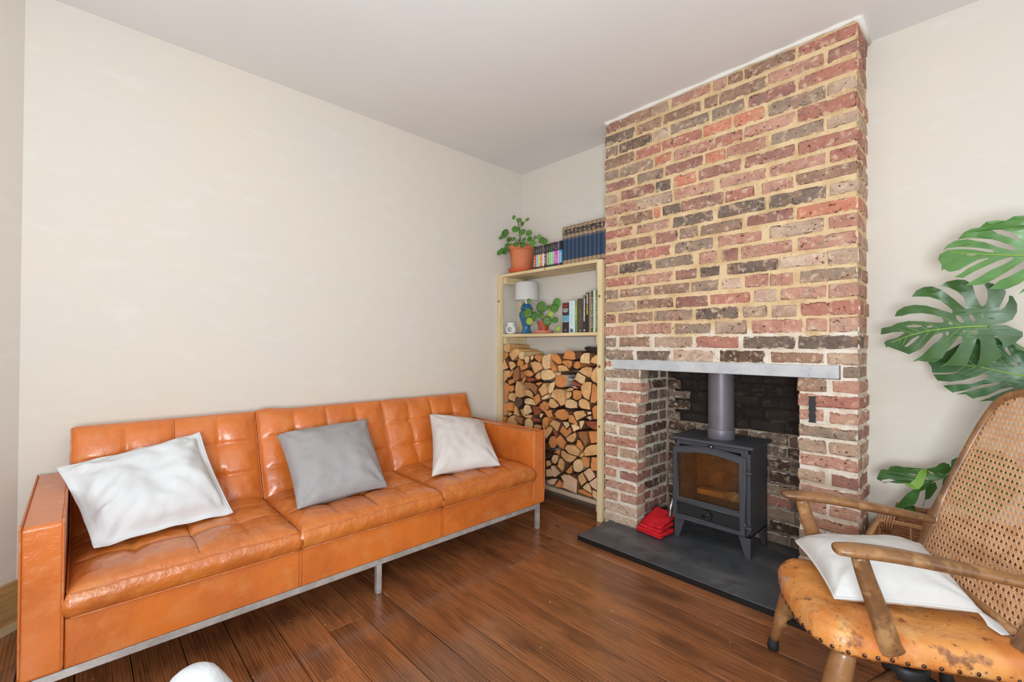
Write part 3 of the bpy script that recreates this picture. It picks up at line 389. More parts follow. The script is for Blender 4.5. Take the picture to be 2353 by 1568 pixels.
LEAVES=[('a', -0.34, [(2.59, 1.487), (2.594, 1.504), (2.618, 1.516), (2.649, 1.515), (2.692, 1.504), (2.724, 1.489), (2.739, 1.487), (2.735, 1.496), (2.699, 1.51), (2.649, 1.523), (2.618, 1.524), (2.605, 1.518), (2.618, 1.536), (2.639, 1.548), (2.672, 1.545), (2.715, 1.527), (2.752, 1.501), (2.786, 1.484), (2.791, 1.49), (2.78, 1.504), (2.746, 1.527), (2.705, 1.543), (2.672, 1.549), (2.645, 1.551), (2.663, 1.572), (2.683, 1.581), (2.703, 1.581), (2.721, 1.596), (2.747, 1.596), (2.767, 1.59), (2.786, 1.599), (2.81, 1.599), (2.842, 1.588), (2.872, 1.558), (2.894, 1.511), (2.894, 1.469), (2.872, 1.457), (2.883, 1.427), (2.866, 1.391), (2.838, 1.359), (2.794, 1.328), (2.823, 1.373), (2.849, 1.41), (2.855, 1.422), (2.826, 1.395), (2.797, 1.365), (2.767, 1.35), (2.724, 1.354), (2.752, 1.384), (2.776, 1.396), (2.809, 1.419), (2.824, 1.439), (2.809, 1.447), (2.782, 1.422), (2.746, 1.395), (2.717, 1.375), (2.691, 1.373), (2.664, 1.376), (2.682, 1.389), (2.705, 1.405), (2.73, 1.424), (2.761, 1.439), (2.783, 1.454), (2.783, 1.464), (2.752, 1.457), (2.724, 1.443), (2.688, 1.424), (2.659, 1.404), (2.635, 1.411), (2.655, 1.423), (2.672, 1.439), (2.705, 1.457), (2.726, 1.467), (2.721, 1.47), (2.698, 1.466), (2.672, 1.452), (2.649, 1.436), (2.623, 1.432), (2.606, 1.446), (2.6, 1.438), (2.6, 1.464)], [[(2.734, 1.564), (2.753, 1.564), (2.78, 1.549), (2.8, 1.521), (2.795, 1.519), (2.771, 1.535), (2.746, 1.552)], [(2.668, 1.492), (2.692, 1.488), (2.692, 1.484), (2.669, 1.488)]], [(2.875, 1.456), (2.783, 1.469), (2.692, 1.489), (2.618, 1.51)]), ('b', -0.28, [(2.408, 1.198), (2.411, 1.225), (2.443, 1.232), (2.463, 1.244), (2.499, 1.252), (2.541, 1.249), (2.578, 1.242), (2.602, 1.241), (2.604, 1.25), (2.598, 1.262), (2.578, 1.272), (2.541, 1.282), (2.503, 1.281), (2.479, 1.274), (2.455, 1.273), (2.463, 1.294), (2.487, 1.311), (2.519, 1.316), (2.553, 1.311), (2.593, 1.293), (2.628, 1.276), (2.629, 1.288), (2.615, 1.306), (2.593, 1.329), (2.564, 1.344), (2.534, 1.348), (2.51, 1.349), (2.526, 1.373), (2.549, 1.384), (2.572, 1.383), (2.601, 1.367), (2.633, 1.33), (2.664, 1.29), (2.667, 1.301), (2.66, 1.333), (2.643, 1.357), (2.622, 1.374), (2.594, 1.382), (2.615, 1.398), (2.643, 1.401), (2.664, 1.398), (2.683, 1.381), (2.691, 1.34), (2.701, 1.306), (2.709, 1.296), (2.718, 1.307), (2.722, 1.333), (2.721, 1.356), (2.714, 1.376), (2.724, 1.382), (2.743, 1.373), (2.765, 1.353), (2.768, 1.343), (2.76, 1.316), (2.75, 1.29), (2.753, 1.281), (2.765, 1.292), (2.774, 1.315), (2.775, 1.332), (2.784, 1.328), (2.794, 1.3), (2.794, 1.272), (2.783, 1.245), (2.762, 1.233), (2.723, 1.226), (2.768, 1.226), (2.807, 1.201), (2.807, 1.185), (2.789, 1.162), (2.76, 1.14), (2.757, 1.163), (2.741, 1.19), (2.737, 1.185), (2.745, 1.149), (2.755, 1.134), (2.755, 1.111), (2.732, 1.087), (2.69, 1.067), (2.7, 1.101), (2.703, 1.139), (2.702, 1.17), (2.697, 1.179), (2.693, 1.175), (2.687, 1.148), (2.676, 1.11), (2.666, 1.076), (2.607, 1.074), (2.593, 1.066), (2.614, 1.089), (2.635, 1.124), (2.653, 1.165), (2.656, 1.185), (2.649, 1.189), (2.635, 1.168), (2.614, 1.133), (2.6, 1.103), (2.578, 1.085), (2.533, 1.091), (2.513, 1.088), (2.541, 1.112), (2.571, 1.152), (2.6, 1.186), (2.602, 1.198), (2.593, 1.203), (2.578, 1.193), (2.56, 1.168), (2.537, 1.137), (2.502, 1.116), (2.463, 1.134), (2.431, 1.148), (2.43, 1.14), (2.42, 1.163), (2.43, 1.174), (2.463, 1.184), (2.488, 1.204), (2.479, 1.209), (2.447, 1.207), (2.422, 1.2)], [[(2.542, 1.23), (2.535, 1.226), (2.517, 1.225), (2.5, 1.227), (2.492, 1.232), (2.5, 1.235), (2.517, 1.236), (2.535, 1.234)], [(2.573, 1.227), (2.57, 1.224), (2.564, 1.223), (2.557, 1.224), (2.554, 1.227), (2.557, 1.23), (2.564, 1.231), (2.57, 1.23)], [(2.638, 1.267), (2.648, 1.265), (2.659, 1.248), (2.659, 1.238), (2.649, 1.24), (2.64, 1.253)], [(2.616, 1.243), (2.624, 1.243), (2.631, 1.234), (2.625, 1.231), (2.618, 1.235)], [(2.674, 1.269), (2.682, 1.267), (2.69, 1.249), (2.689, 1.242), (2.681, 1.244), (2.675, 1.257)], [(2.705, 1.272), (2.709, 1.273), (2.712, 1.253), (2.708, 1.251)], [(2.697, 1.201), (2.695, 1.194), (2.691, 1.192), (2.686, 1.195), (2.684, 1.201), (2.686, 1.207), (2.691, 1.21), (2.695, 1.207)], [(2.619, 1.198), (2.618, 1.192), (2.614, 1.19), (2.611, 1.192), (2.61, 1.198), (2.611, 1.204), (2.614, 1.207), (2.618, 1.204)], [(2.664, 1.207), (2.662, 1.205), (2.659, 1.203), (2.656, 1.205), (2.655, 1.207), (2.656, 1.21), (2.659, 1.211), (2.662, 1.21)], [(2.487, 1.148), (2.51, 1.178), (2.531, 1.192), (2.532, 1.186), (2.514, 1.164), (2.495, 1.146)]], [(2.72, 1.224), (2.653, 1.222), (2.564, 1.211), (2.495, 1.189), (2.443, 1.163)]), ('c', -0.2, [(2.552, 1.082), (2.596, 1.117), (2.651, 1.163), (2.696, 1.188), (2.743, 1.182), (2.785, 1.158), (2.82, 1.126), (2.844, 1.075), (2.84, 1.01), (2.81, 0.966), (2.768, 0.929), (2.749, 0.942), (2.722, 0.944), (2.696, 0.937), (2.722, 0.953), (2.755, 0.976), (2.787, 0.996), (2.781, 0.999), (2.752, 0.987), (2.719, 0.963), (2.681, 0.947), (2.661, 0.963), (2.635, 0.959), (2.668, 0.974), (2.709, 0.991), (2.743, 1.005), (2.757, 1.015), (2.736, 1.011), (2.702, 1.0), (2.661, 0.978), (2.625, 0.965), (2.597, 0.99), (2.632, 0.998), (2.675, 1.002), (2.709, 1.02), (2.724, 1.037), (2.713, 1.045), (2.689, 1.031), (2.657, 1.017), (2.618, 1.007), (2.581, 1.009), (2.567, 1.034), (2.61, 1.036), (2.653, 1.049), (2.611, 1.043), (2.565, 1.04), (2.562, 1.065)], [[(2.798, 1.082), (2.797, 1.075), (2.793, 1.072), (2.789, 1.075), (2.787, 1.081), (2.789, 1.088), (2.793, 1.091), (2.797, 1.088)], [(2.763, 1.154), (2.772, 1.144), (2.781, 1.118), (2.777, 1.115), (2.766, 1.134)], [(2.731, 1.093), (2.743, 1.096), (2.741, 1.086), (2.735, 1.083)]], [(2.831, 1.037), (2.762, 1.053), (2.689, 1.072), (2.618, 1.074)]), ('d', -0.13, [(2.599, 0.612), (2.618, 0.639), (2.633, 0.661), (2.646, 0.697), (2.655, 0.715), (2.667, 0.718), (2.677, 0.678), (2.67, 0.615), (2.617, 0.553), (2.601, 0.549), (2.59, 0.572), (2.591, 0.593)], [], [(2.602, 0.558), (2.627, 0.618), (2.655, 0.691)]), ('d', -0.16, [(2.618, 0.685), (2.685, 0.749), (2.755, 0.753), (2.81, 0.697), (2.804, 0.607), (2.742, 0.509), (2.672, 0.473), (2.611, 0.526)], [], [(2.787, 0.57), (2.708, 0.618), (2.636, 0.654)]), ('e', -0.22, [(2.388, 0.574), (2.397, 0.603), (2.403, 0.616), (2.415, 0.62), (2.426, 0.62), (2.435, 0.637), (2.455, 0.644), (2.482, 0.645), (2.53, 0.65), (2.549, 0.653), (2.576, 0.666), (2.588, 0.683), (2.6, 0.69), (2.615, 0.684), (2.622, 0.669), (2.617, 0.654), (2.605, 0.641), (2.6, 0.626), (2.582, 0.612), (2.561, 0.603), (2.545, 0.593), (2.514, 0.587), (2.49, 0.58), (2.457, 0.574), (2.432, 0.571), (2.415, 0.566), (2.401, 0.57)], [[(2.488, 0.621), (2.517, 0.623), (2.514, 0.615), (2.498, 0.617)], [(2.404, 0.574), (2.432, 0.585), (2.452, 0.584), (2.432, 0.573), (2.411, 0.568)], [(2.553, 0.647), (2.57, 0.64), (2.57, 0.632), (2.558, 0.638)], [(2.545, 0.618), (2.556, 0.612), (2.555, 0.607), (2.545, 0.608)]], []), ('f', -0.232, [(2.534, 0.652), (2.552, 0.656), (2.549, 0.626), (2.538, 0.586), (2.527, 0.569), (2.512, 0.565), (2.481, 0.574), (2.499, 0.585), (2.515, 0.606), (2.523, 0.631)], [], []), ('e', -0.20500000000000002, [(2.544, 0.59), (2.575, 0.611), (2.56, 0.593), (2.544, 0.565), (2.528, 0.552), (2.522, 0.521), (2.512, 0.495), (2.48, 0.472), (2.473, 0.451), (2.435, 0.448), (2.463, 0.491), (2.488, 0.534), (2.509, 0.557)], [], []), ('e', -0.20500000000000002, [(2.551, 0.585), (2.575, 0.603), (2.58, 0.579), (2.569, 0.554), (2.557, 0.53), (2.541, 0.517), (2.538, 0.493), (2.536, 0.495), (2.542, 0.526), (2.544, 0.56)], [], []), ('e', -0.20500000000000002, [(2.477, 0.471), (2.512, 0.495), (2.514, 0.468), (2.507, 0.451), (2.476, 0.454)], [], [])]
PILEA_TOP=[(0.178, -0.271, 2.146, 0.0162), (0.301, -0.246, 2.109, 0.0162), (0.231, -0.26, 2.115, 0.0178), (0.245, -0.242, 2.089, 0.0162), (0.165, -0.24, 2.061, 0.0283), (0.288, -0.285, 2.009, 0.0267), (0.361, -0.289, 1.987, 0.0227), (0.03, -0.223, 2.057, 0.0324), (0.047, -0.269, 2.021, 0.0146), (0.03, -0.271, 2.011, 0.0146), (0.063, -0.21, 2.0, 0.0219), (0.159, -0.252, 1.983, 0.0178), (0.195, -0.223, 1.972, 0.0113), (0.272, -0.252, 1.958, 0.0178), (0.321, -0.239, 1.958, 0.0211), (0.416, -0.278, 1.946, 0.0138), (0.42, -0.239, 1.958, 0.0162), (0.433, -0.221, 1.931, 0.0243), (0.489, -0.248, 1.91, 0.0211), (0.065, -0.231, 1.952, 0.0194), (0.116, -0.236, 1.949, 0.0121), (0.221, -0.285, 1.926, 0.0211), (0.236, -0.229, 1.929, 0.0227), (0.357, -0.243, 1.919, 0.0243), (0.091, -0.266, 1.894, 0.0267), (0.041, -0.288, 1.892, 0.0267), (0.03, -0.221, 1.93, 0.0178), (0.03, -0.252, 1.909, 0.0227)]
PILEA_MID=[(0.439, -0.232, 1.433, 0.0381), (0.495, -0.22, 1.424, 0.0194), (0.567, -0.233, 1.416, 0.0308), (0.577, -0.216, 1.454, 0.0324), (0.32, -0.258, 1.392, 0.0364), (0.301, -0.226, 1.489, 0.0162), (0.389, -0.254, 1.365, 0.0324), (0.423, -0.215, 1.371, 0.0194), (0.486, -0.22, 1.329, 0.0324), (0.575, -0.282, 1.373, 0.0202), (0.612, -0.279, 1.325, 0.0243), (0.355, -0.273, 1.328, 0.0259), (0.247, -0.213, 1.4, 0.0227), (0.622, -0.255, 1.266, 0.0178)]
PAPER_X=[0.349, 0.372, 0.392, 0.412, 0.434, 0.456, 0.478, 0.5, 0.521, 0.542, 0.563, 0.584, 0.606, 0.628]
NAVY_X=[0.633, 0.671, 0.704, 0.739, 0.773, 0.811, 0.851, 0.886, 0.923, 0.954, 0.998]
MID_X=[0.641, 0.702, 0.754, 0.775, 0.824, 0.848, 0.873, 0.893, 0.907, 0.923, 0.934, 0.951]
# ============================================================ STRUCTURE
H = 2.6
RX, RY = 4.7, -3.72
fl = pobj('floor', [(-.1, .45, -.03), (RX, .45, -.03), (RX, RY, -.03), (-.1, RY, -.03), (-.1, .45, -.022), (RX, .45, -.022), (RX, RY, -.022), (-.1, RY, -.022)],
          [(0, 1, 2, 3), (7, 6, 5, 4), (0, 4, 5, 1), (1, 5, 6, 2), (2, 6, 7, 3), (3, 7, 4, 0)], mat('underfloor', (24, 16, 12), .9)); struct(fl)
rp = random.Random(11)
y = .05
while y > RY + .03:
    y1 = -.0725 if y > 0 else y - .1465
    cuts = [0.0]
    x = rp.uniform(.9, 4.4)
    while x < RX - .4: cuts.append(x); x += rp.uniform(3, 4.4)
    cuts.append(RX)
    for a, b in zip(cuts, cuts[1:]):
        g, c = .0014, .0014
        X0, X1, Y0, Y1 = a + g * .6, b - g * .6, y1 + g, min(y, .0) - g
        dz = rp.uniform(-.0008, 0)
        V = [(X0, Y0, -.02), (X1, Y0, -.02), (X1, Y1, -.02), (X0, Y1, -.02), (X0, Y0, dz - c), (X1, Y0, dz - c), (X1, Y1, dz - c), (X0, Y1, dz - c),
             (X0 + c, Y0 + c, dz), (X1 - c, Y0 + c, dz), (X1 - c, Y1 - c, dz), (X0 + c, Y1 - c, dz)]
        pobj('floorboard', V, [(3, 2, 1, 0), (0, 1, 5, 4), (1, 2, 6, 5), (2, 3, 7, 6), (3, 0, 4, 7), (4, 5, 9, 8), (5, 6, 10, 9), (6, 7, 11, 10), (7, 4, 8, 11), (8, 9, 10, 11)], floor_m, fl)
    y = y1
struct(box('ceiling', -.1, RX, RY, .5, H, H + .06, ceil_m))
struct(box('wall_left', -.1, 0, -2.8845, .02, -.03, H, plaster))
struct(boxes('wall_back', [(-.1, 1.02, 0, .08, -.03, H), (2.325, RX, 0, .08, -.03, H), (1.02, 2.325, 0, .08, 1.10, H)], plaster))
# splayed bay side wall
sd = Vector((.692, -.722, 0)).normalized(); sn = Vector((-sd.y, sd.x, 0)) * -1
P0 = Vector((0, -2.8845, 0)); P1 = P0 + sd * 1.17
def prism(name, a, b, off, z0, z1, m, parent=None):
    V = []
    for z in (z0, z1):
        for p in (a, b, b + off, a + off): V.append((p.x, p.y, z))
    return pobj(name, V, [(3, 2, 1, 0), (4, 5, 6, 7), (0, 1, 5, 4), (1, 2, 6, 5), (2, 3, 7, 6), (3, 0, 4, 7)], m, parent)
outw = Vector((sd.y, -sd.x, 0)); inn = -outw
struct(prism('wall_bay', P0, P1, outw * .1, -.03, H, plaster))
bb = prism('baseboard_bay', P0 + inn * .003, P1 + inn * .003, inn * .018, .03, .165, base_m); struct(bb)
prism('baseboard_cap', P0 + inn * .003, P1 + inn * .003, inn * .012, .165, .19, base_m, bb)
prism('baseboard_shoe', P0 + inn * .003, P1 + inn * .003, inn * .026, 0, .03, mat('baseboard_shoe_wood', (206, 182, 142), .5), bb)
x1 = P1.x
# rear wall with the bay window opening, right wall with a glazed opening
struct(boxes('wall_rear', [(x1 - .1, .88, RY - .1, RY, -.03, H), (2.64, RX + .1, RY - .1, RY, -.03, H), (.88, 2.64, RY - .1, RY, -.03, .82), (.88, 2.64, RY - .1, RY, 2.4, H)], plaster))
struct(boxes('wall_right', [(RX, RX + .1, RY, -2.75, -.03, H), (RX, RX + .1, -.75, .08, -.03, H), (RX, RX + .1, -2.75, -.75, -.03, .5), (RX, RX + .1, -2.75, -.75, 2.47, H)], plaster))

# ------------------------------------------------------------ chimney breast, its bricks and lintel
def brick(x0, x1, y0, y1, z0, z1, m, parent, R, j=.0042, name='brick'):
    c = min(.006, (z1 - z0) * .18, (x1 - x0) * .2, (y1 - y0) * .3); V = []; idx = {}
    jz0, jz1, jx0, jx1 = R.uniform(-j, j), R.uniform(-j, j), R.uniform(-j, j), R.uniform(-j, j)
    for sx in (0, 1):
        for sy in (0, 1):
            for sz in (0, 1):
                X = (x0 + jx0, x1 + jx1)[sx]; Y = (y0, y1)[sy]; Z = (z0 + jz0, z1 + jz1)[sz]
                q = R.uniform(-1, 1) * j * .8, R.uniform(-1, 1) * j * .8
                ix, iy, iz = (1, -1)[sx], (1, -1)[sy], (1, -1)[sz]
                for ax in range(3):
                    d = [ix * c, iy * c, iz * c]; d[ax] = 0
                    idx[(sx, sy, sz, ax)] = len(V)
                    V.append((X + d[0] + q[0], Y + d[1] + R.uniform(-1, 1) * .0012, Z + d[2] + q[1]))
    F = []
    g = lambda a, b, cc, ax: idx[(a, b, cc, ax)]
    for s in (0, 1):
        f = [g(s, 0, 0, 0), g(s, 0, 1, 0), g(s, 1, 1, 0), g(s, 1, 0, 0)]; F.append(f if s == 0 else f[::-1])
        f = [g(0, s, 0, 1), g(1, s, 0, 1), g(1, s, 1, 1), g(0, s, 1, 1)]; F.append(f if s == 0 else f[::-1])
        f = [g(0, 0, s, 2), g(0, 1, s, 2), g(1, 1, s, 2), g(1, 0, s, 2)]; F.append(f if s == 0 else f[::-1])
    for a in (0, 1):
        for b in (0, 1):
            F.append((g(0, a, b, 1), g(1, a, b, 1), g(1, a, b, 2), g(0, a, b, 2)))
            F.append((g(a, 0, b, 0), g(a, 1, b, 0), g(a, 1, b, 2), g(a, 0, b, 2)))
            F.append((g(a, b, 0, 0), g(a, b, 1, 0), g(a, b, 1, 1), g(a, b, 0, 1)))
    for a in (0, 1):
        for b in (0, 1):
            for cc in (0, 1): F.append((g(a, b, cc, 0), g(a, b, cc, 1), g(a, b, cc, 2)))
    bm = bmesh.new(); vs = [bm.verts.new(v) for v in V]
    for f in F: bm.faces.new([vs[i] for i in f])
    return bobj(name, bm, m, parent)
CX0, CX1, CY = 1.004, 2.333, -.241
MY = CY + .0045
ch = boxes('wall_chimney', [(CX0 + .006, CX1 - .006, MY, 0, 1.255, H)], mortar_m); struct(ch)
RB = random.Random(5)
boxes('pale_mortar', [(CX0 + .006, CX1 - .006, MY, 0, 1.06, 1.255), (CX0 + .006, 1.236, MY, CY + .1, 0.0, .997), (1.236, 1.262, MY + .003, CY + .1, .79, .997), (2.106, CX1 - .006, MY, .17, 0.0, .997),
    (CX0 + .006, 1.066, MY, 0, .997, 1.06), (2.266, CX1 - .006, MY, 0, .997, 1.06)], mortar_w, ch)
for k, (zm, row) in enumerate(BRICK_ROWS):
    for i, (a, b, c) in enumerate(row):
        right = i == len(row) - 1; h = .032 if k else .030
        dep = .105
        if right: b = CX1; dep = .105 if (b - a) > .15 else .213
        if i == 0: a = CX0
        brick(a, b, CY + RB.uniform(-.003, .002), CY + dep, zm - h, zm + h, BM[c], ch, RB)
        if right and dep < .2: brick(CX1 - .1, CX1, CY + dep + .012, -.004, zm - h, zm + h, BM[RB.choice('pptbu')], ch, RB)
for k, (zm, row) in enumerate(PIER_ROWS):
    h = .029
    left = [q for q in row if q[0] < 1.6]; right = [q for q in row if q[0] > 1.6]
    for i, (a, b, c) in enumerate(left):
        last = i == len(left) - 1
        if i == 0: a = CX0
        if last: b = 1.268 if k < 3 else 1.243
        brick(a, b, CY + RB.uniform(-.003, .002), CY + (.10 if not (last and k % 2) else .105), zm - h, zm + h, BM[c], ch, RB)
    for i, (a, b, c) in enumerate(right):
        last = i == len(right) - 1; dep = .105
        if i == 0: a = 2.100
        if last: b = CX1; dep = .105 if len(right) == 1 else .213
        brick(a, b, CY + RB.uniform(-.003, .002), CY + dep, zm - h, zm + h, BM[c], ch, RB)
        if last and dep < .2: brick(CX1 - .1, CX1, CY + dep + .012, -.004, zm - h, zm + h, BM[RB.choice('pptbu')], ch, RB)
brick(CX0, 1.052, CY, CY + .1, 1.004, 1.056, BM['p'], ch, RB)
brick(2.270, CX1, CY, CY + .213, 1.004, 1.058, BM['g'], ch, RB)
lt = box('lintel', 1.066, 2.262, CY - .004, CY + .17, .999, 1.060, concrete, ch, r=.004, seg=1); lt['label'] = 'pale grey concrete lintel over the stove opening'
# plaster bead where the bricks meet the ceiling
bead = []
for a, b in (((CX0 - .01, MY - .016), (CX1 + .022, MY - .016)), ((CX1 + .022, MY - .016), (CX1 + .022, 0.0))):
    bead.append((a, b))
V, F = [], []
add_tube(V, F, smoothpts([(CX0, CY - .002, H - .004), (1.4, CY - .004, H - .005), (2.0, CY - .003, H - .003), (CX1 + .004, CY - .006, H - .004)], 10), [.012 + .004 * math.sin(i * 1.7) for i in range(31)], 8)
add_tube(V, F, [(CX1 + .004, CY - .008, H - .004), (CX1 + .006, -.12, H - .003), (CX1 + .004, -.0, H - .004)], [.015, .013, .014], 8)
struct(pobj('trim_1', V, F, mat('white_filler', (226, 222, 212), .9), None, True))
# fireplace recess
fb = boxes('wall_firebox', [(CX0 + .05, 2.30, .178, .27, 0, 1.1)], mortar_s); struct(fb)
boxes('jamb_mortar', [(1.12, 1.222, CY + .11, .178, .0, .997), (2.12, 2.2, CY + .11, .178, .0, .997)], mortar_w, fb)
boxes('soot_mortar', [(1.285, 2.12, .170, .178, .655, 1.08), (1.222, 2.12, CY + .1, .18, 1.06, 1.09)], mortar_k, fb)
for k in range(14):
    zm = .997 - .0705 * (k + .5) + .004; h = .029
    # left reveal (faces +x) running back from the pier
    ys = [-.132, -.03, .168] if k % 2 else [-.132, .062, .168]
    for a, b in zip(ys, ys[1:]):
        c = RB.choice('xdxd' if k < 8 else 'udxg')
        brick(1.12, 1.227 + RB.uniform(-.002, .002), a + .006, b - .006, zm - h, zm + h, BM[c], fb, RB)
    for a, b in zip(ys, ys[1:]): brick(2.112, 2.2, a + .006, b - .006, zm - h, zm + h, BM[RB.choice('dxk')], fb, RB)
    # back wall
    xs = [1.232]; st = RB.choice([.10, .16, .2]); x = 1.232 + st
    while x < 2.02: xs.append(x); x += RB.choice([.215, .215, .11, .2])
    xs.append(2.107)
    for a, b in zip(xs, xs[1:]):
        xm = (a + b) / 2; soot = zm > (.66 if xm > 1.36 else .93)
        c = 'k' if soot else (RB.choice('xxdd') if zm > .35 or xm < 1.7 else RB.choice('xdgx'))
        if k == 10 and 1.86 < xm < 2.03: c = 'r'
        brick(a + .006, b - .006, .166 + RB.uniform(-.003, .002), .2, zm - h, zm + h, BM[c], fb, RB)

# ============================================================ HEARTH AND STOVE
bm = bmesh.new(); add_box(bm, 1.052, 2.305, -.575, CY - .0085, 0, .03, r=.003, seg=1); add_box(bm, 1.251, 2.092, CY - .0085, .158, .0, .03)
hs_ = bobj('hearth_slab', bm, slate); box('edge_shade_strip', 1.051, 2.306, -.5765, -.5745, .001, .0275, mat('edge_shade_black', (22, 24, 25), .3), hs_); tag(hs_, 'black slate hearth slab on the floorboards under the stove', 'hearth')  # near-black strip paints the shade on the slab's unlit front face

ST = thing('wood_stove', 'black cast iron wood burning stove standing on the slate hearth', 'stove', (1.66, -.03, .03))
SX0, SX1, SY0, SY1, SZ0, SZ1 = 1.450, 1.865, -.168, .098, .137, .603
boxes('body', [(SX0, SX0 + .012, SY0, SY1, SZ0, SZ1), (SX1 - .012, SX1, SY0, SY1, SZ0, SZ1), (SX0, SX1, SY1 - .012, SY1, SZ0, SZ1), (SX0, SX1, SY0, SY1, SZ0, SZ0 + .012),
    (SX0, SX1, SY0, SY0 + .01, .575, SZ1), (SX0, SX1, SY0, SY0 + .01, SZ0, .165), (SX0 + .013, SX1 - .013, SY0 + .012, SY0 + .16, .165, .248), (SX0 + .001, 1.478, SY0 + .0005, SY0 + .011, .16, .58), (1.818, SX1 - .001, SY0 + .0005, SY0 + .011, .16, .58)], iron, ST, r=.003)
box('top_plate', SX0 - .022, SX1 + .022, SY0 - .03, SY1 + .02, SZ1, SZ1 + .018, iron, ST, r=.005)
def arc(xa, xb, z0, rise, n=10):
    return [(xa + (xb - xa) * i / n, z0 + rise * math.sin(PI * i / n)) for i in range(n + 1)]
outer = [(1.451, .152), (1.846, .152)] + arc(1.846, 1.451, .558, .022)
glass_o = [(1.480, .272), (1.818, .272)] + arc(1.822, 1.474, .527, .024)
panel_o = [(1.474, .172), (1.820, .172), (1.820, .248), (1.474, .248)]
dr = plate_xz('door', outer, [glass_o, panel_o], SY0 - .022, SY0 - .001, iron, ST)
plate_xz('lower_panel', [(1.47, .165), (1.825, .165), (1.825, .252), (1.47, .252)], [], SY0 - .010, SY0 - .002, iron_d, dr)
V, F = [], []
for P in (outer, glass_o, panel_o): add_tube(V, F, [(x, SY0 - .0215, z) for x, z in P], .0042, 6, closed=True)
pobj('door_moulding', V, F, iron, dr, True)
gm = bpy.data.materials.new('amber_stove_glass'); gm.use_nodes = True; N = gm.node_tree.nodes; L = gm.node_tree.links
for n in list(N): N.remove(n)
out = N.new('ShaderNodeOutputMaterial'); tr = N.new('ShaderNodeBsdfTransparent'); tr.inputs[0].default_value = (.93, .80, .62, 1)
gl = N.new('ShaderNodeBsdfGlossy'); gl.inputs['Roughness'].default_value = .06; fr = N.new('ShaderNodeFresnel'); mx = N.new('ShaderNodeMixShader')
df = N.new('ShaderNodeBsdfDiffuse'); df.inputs[0].default_value = (.16, .09, .05, 1)
mx2 = N.new('ShaderNodeMixShader'); tcn = N.new('ShaderNodeTexCoord'); nzn = N.new('ShaderNodeTexNoise'); nzn.inputs['Scale'].default_value = 9
mrn = N.new('ShaderNodeMapRange'); mrn.inputs[1].default_value = .35; mrn.inputs[2].default_value = .7; mrn.inputs[3].default_value = .04; mrn.inputs[4].default_value = .22
L.new(tcn.outputs['Object'], nzn.inputs['Vector']); L.new(nzn.outputs['Fac'], mrn.inputs[0]); L.new(mrn.outputs[0], mx2.inputs[0])
L.new(tr.outputs[0], mx2.inputs[1]); L.new(df.outputs[0], mx2.inputs[2])
L.new(fr.outputs[0], mx.inputs[0]); L.new(mx2.outputs[0], mx.inputs[1]); L.new(gl.outputs[0], mx.inputs[2]); L.new(mx.outputs[0], out.inputs[0])
plate_xz('glass_pane', [(1.474, .266), (1.824, .266)] + arc(1.826, 1.470, .530, .026), [], SY0 - .012, SY0 - .008, gm, dr)
# air control knob on lower panel
bmv, bmf = [], []
add_tube(bmv, bmf, [(1.646, SY0 - .010, .207), (1.646, SY0 - .026, .207)], [.029, .027], 24)
pobj('air_knob', bmv, bmf, iron_d, dr)
tube('knob_grip', [(1.624, SY0 - .030, .197), (1.668, SY0 - .030, .220)], .006, mat('gloss_black', (30, 30, 30), .25), dr, 8)
tube('upper_air_slider', [(1.648, SY0 - .004, .589), (1.682, SY0 - .004, .588)], .0045, iron_d, ST)
bmv, bmf = [], []; add_lathe(bmv, bmf, [(.001, -.008), (.006, -.005), (.008, 0), (.006, .005), (.001, .008)], 0, 0, 12)
pobj('slider_knob', [(v[0] + 1.668, v[1] + SY0 - .014, v[2] + .589) for v in bmv], bmf, steel, ST, True)
for zc in (.487, .200):
    boxes('hinge', [(1.838, 1.853, SY0 - .030, SY0 - .006, zc, zc + .020), (1.842, 1.876, SY0 - .020, SY0 + .002, zc - .012, zc + .002)], iron, ST, r=.003)
tube('door_handle', [(1.452, SY0 - .034, .252), (1.449, SY0 - .036, .222), (1.446, SY0 - .038, .216), (1.440, SY0 - .042, .150), (1.439, SY0 - .042, .140)], [.004, .004, .0075, .0075, .006], steel, ST, 10)
tube('handle_peg', [(1.462, SY0 - .015, .250), (1.450, SY0 - .036, .252)], .006, iron, ST)
def stove_leg(cx, cy, sx, sy):
    w0, w1, t = .060, .024, .012; V = []
    for z, wd in ((SZ0 + .002, w0), (.032, w1)):
        for dx, dy in ((0, 0), (wd, 0), (wd, t), (t, t), (t, wd), (0, wd)): V.append((cx + sx * dx, cy + sy * dy, z))
    F = [(5, 4, 3, 2, 1, 0), (6, 7, 8, 9, 10, 11)] + [(i, (i + 1) % 6, 6 + (i + 1) % 6, 6 + i) for i in range(6)]
    bm = bmesh.new(); vs = [bm.verts.new(v) for v in V]
    for f in F: bm.faces.new([vs[i] for i in f])
    bobj('leg', bm, iron, ST)
for cx, sx in ((SX0, 1), (SX1, -1)):
    for cy, sy in ((SY0, 1), (SY1, -1)): stove_leg(cx, cy, sx, sy)
boxes('firebox_lining', [(SX0 + .014, SX0 + .026, SY0 + .01, SY1 - .014, .25, .56), (SX1 - .026, SX1 - .014, SY0 + .01, SY1 - .014, .25, .56), (SX0 + .014, SX1 - .014, SY1 - .026, SY1 - .013, .25, .56),
    (SX0 + .014, SX1 - .014, SY0 + .01, SY1 - .014, .249, .262)], fire_in, ST)
box('log_retainer', SX0 + .03, SX1 - .03, SY0 + .028, SY0 + .036, .262, .298, iron_d, ST, r=.002)
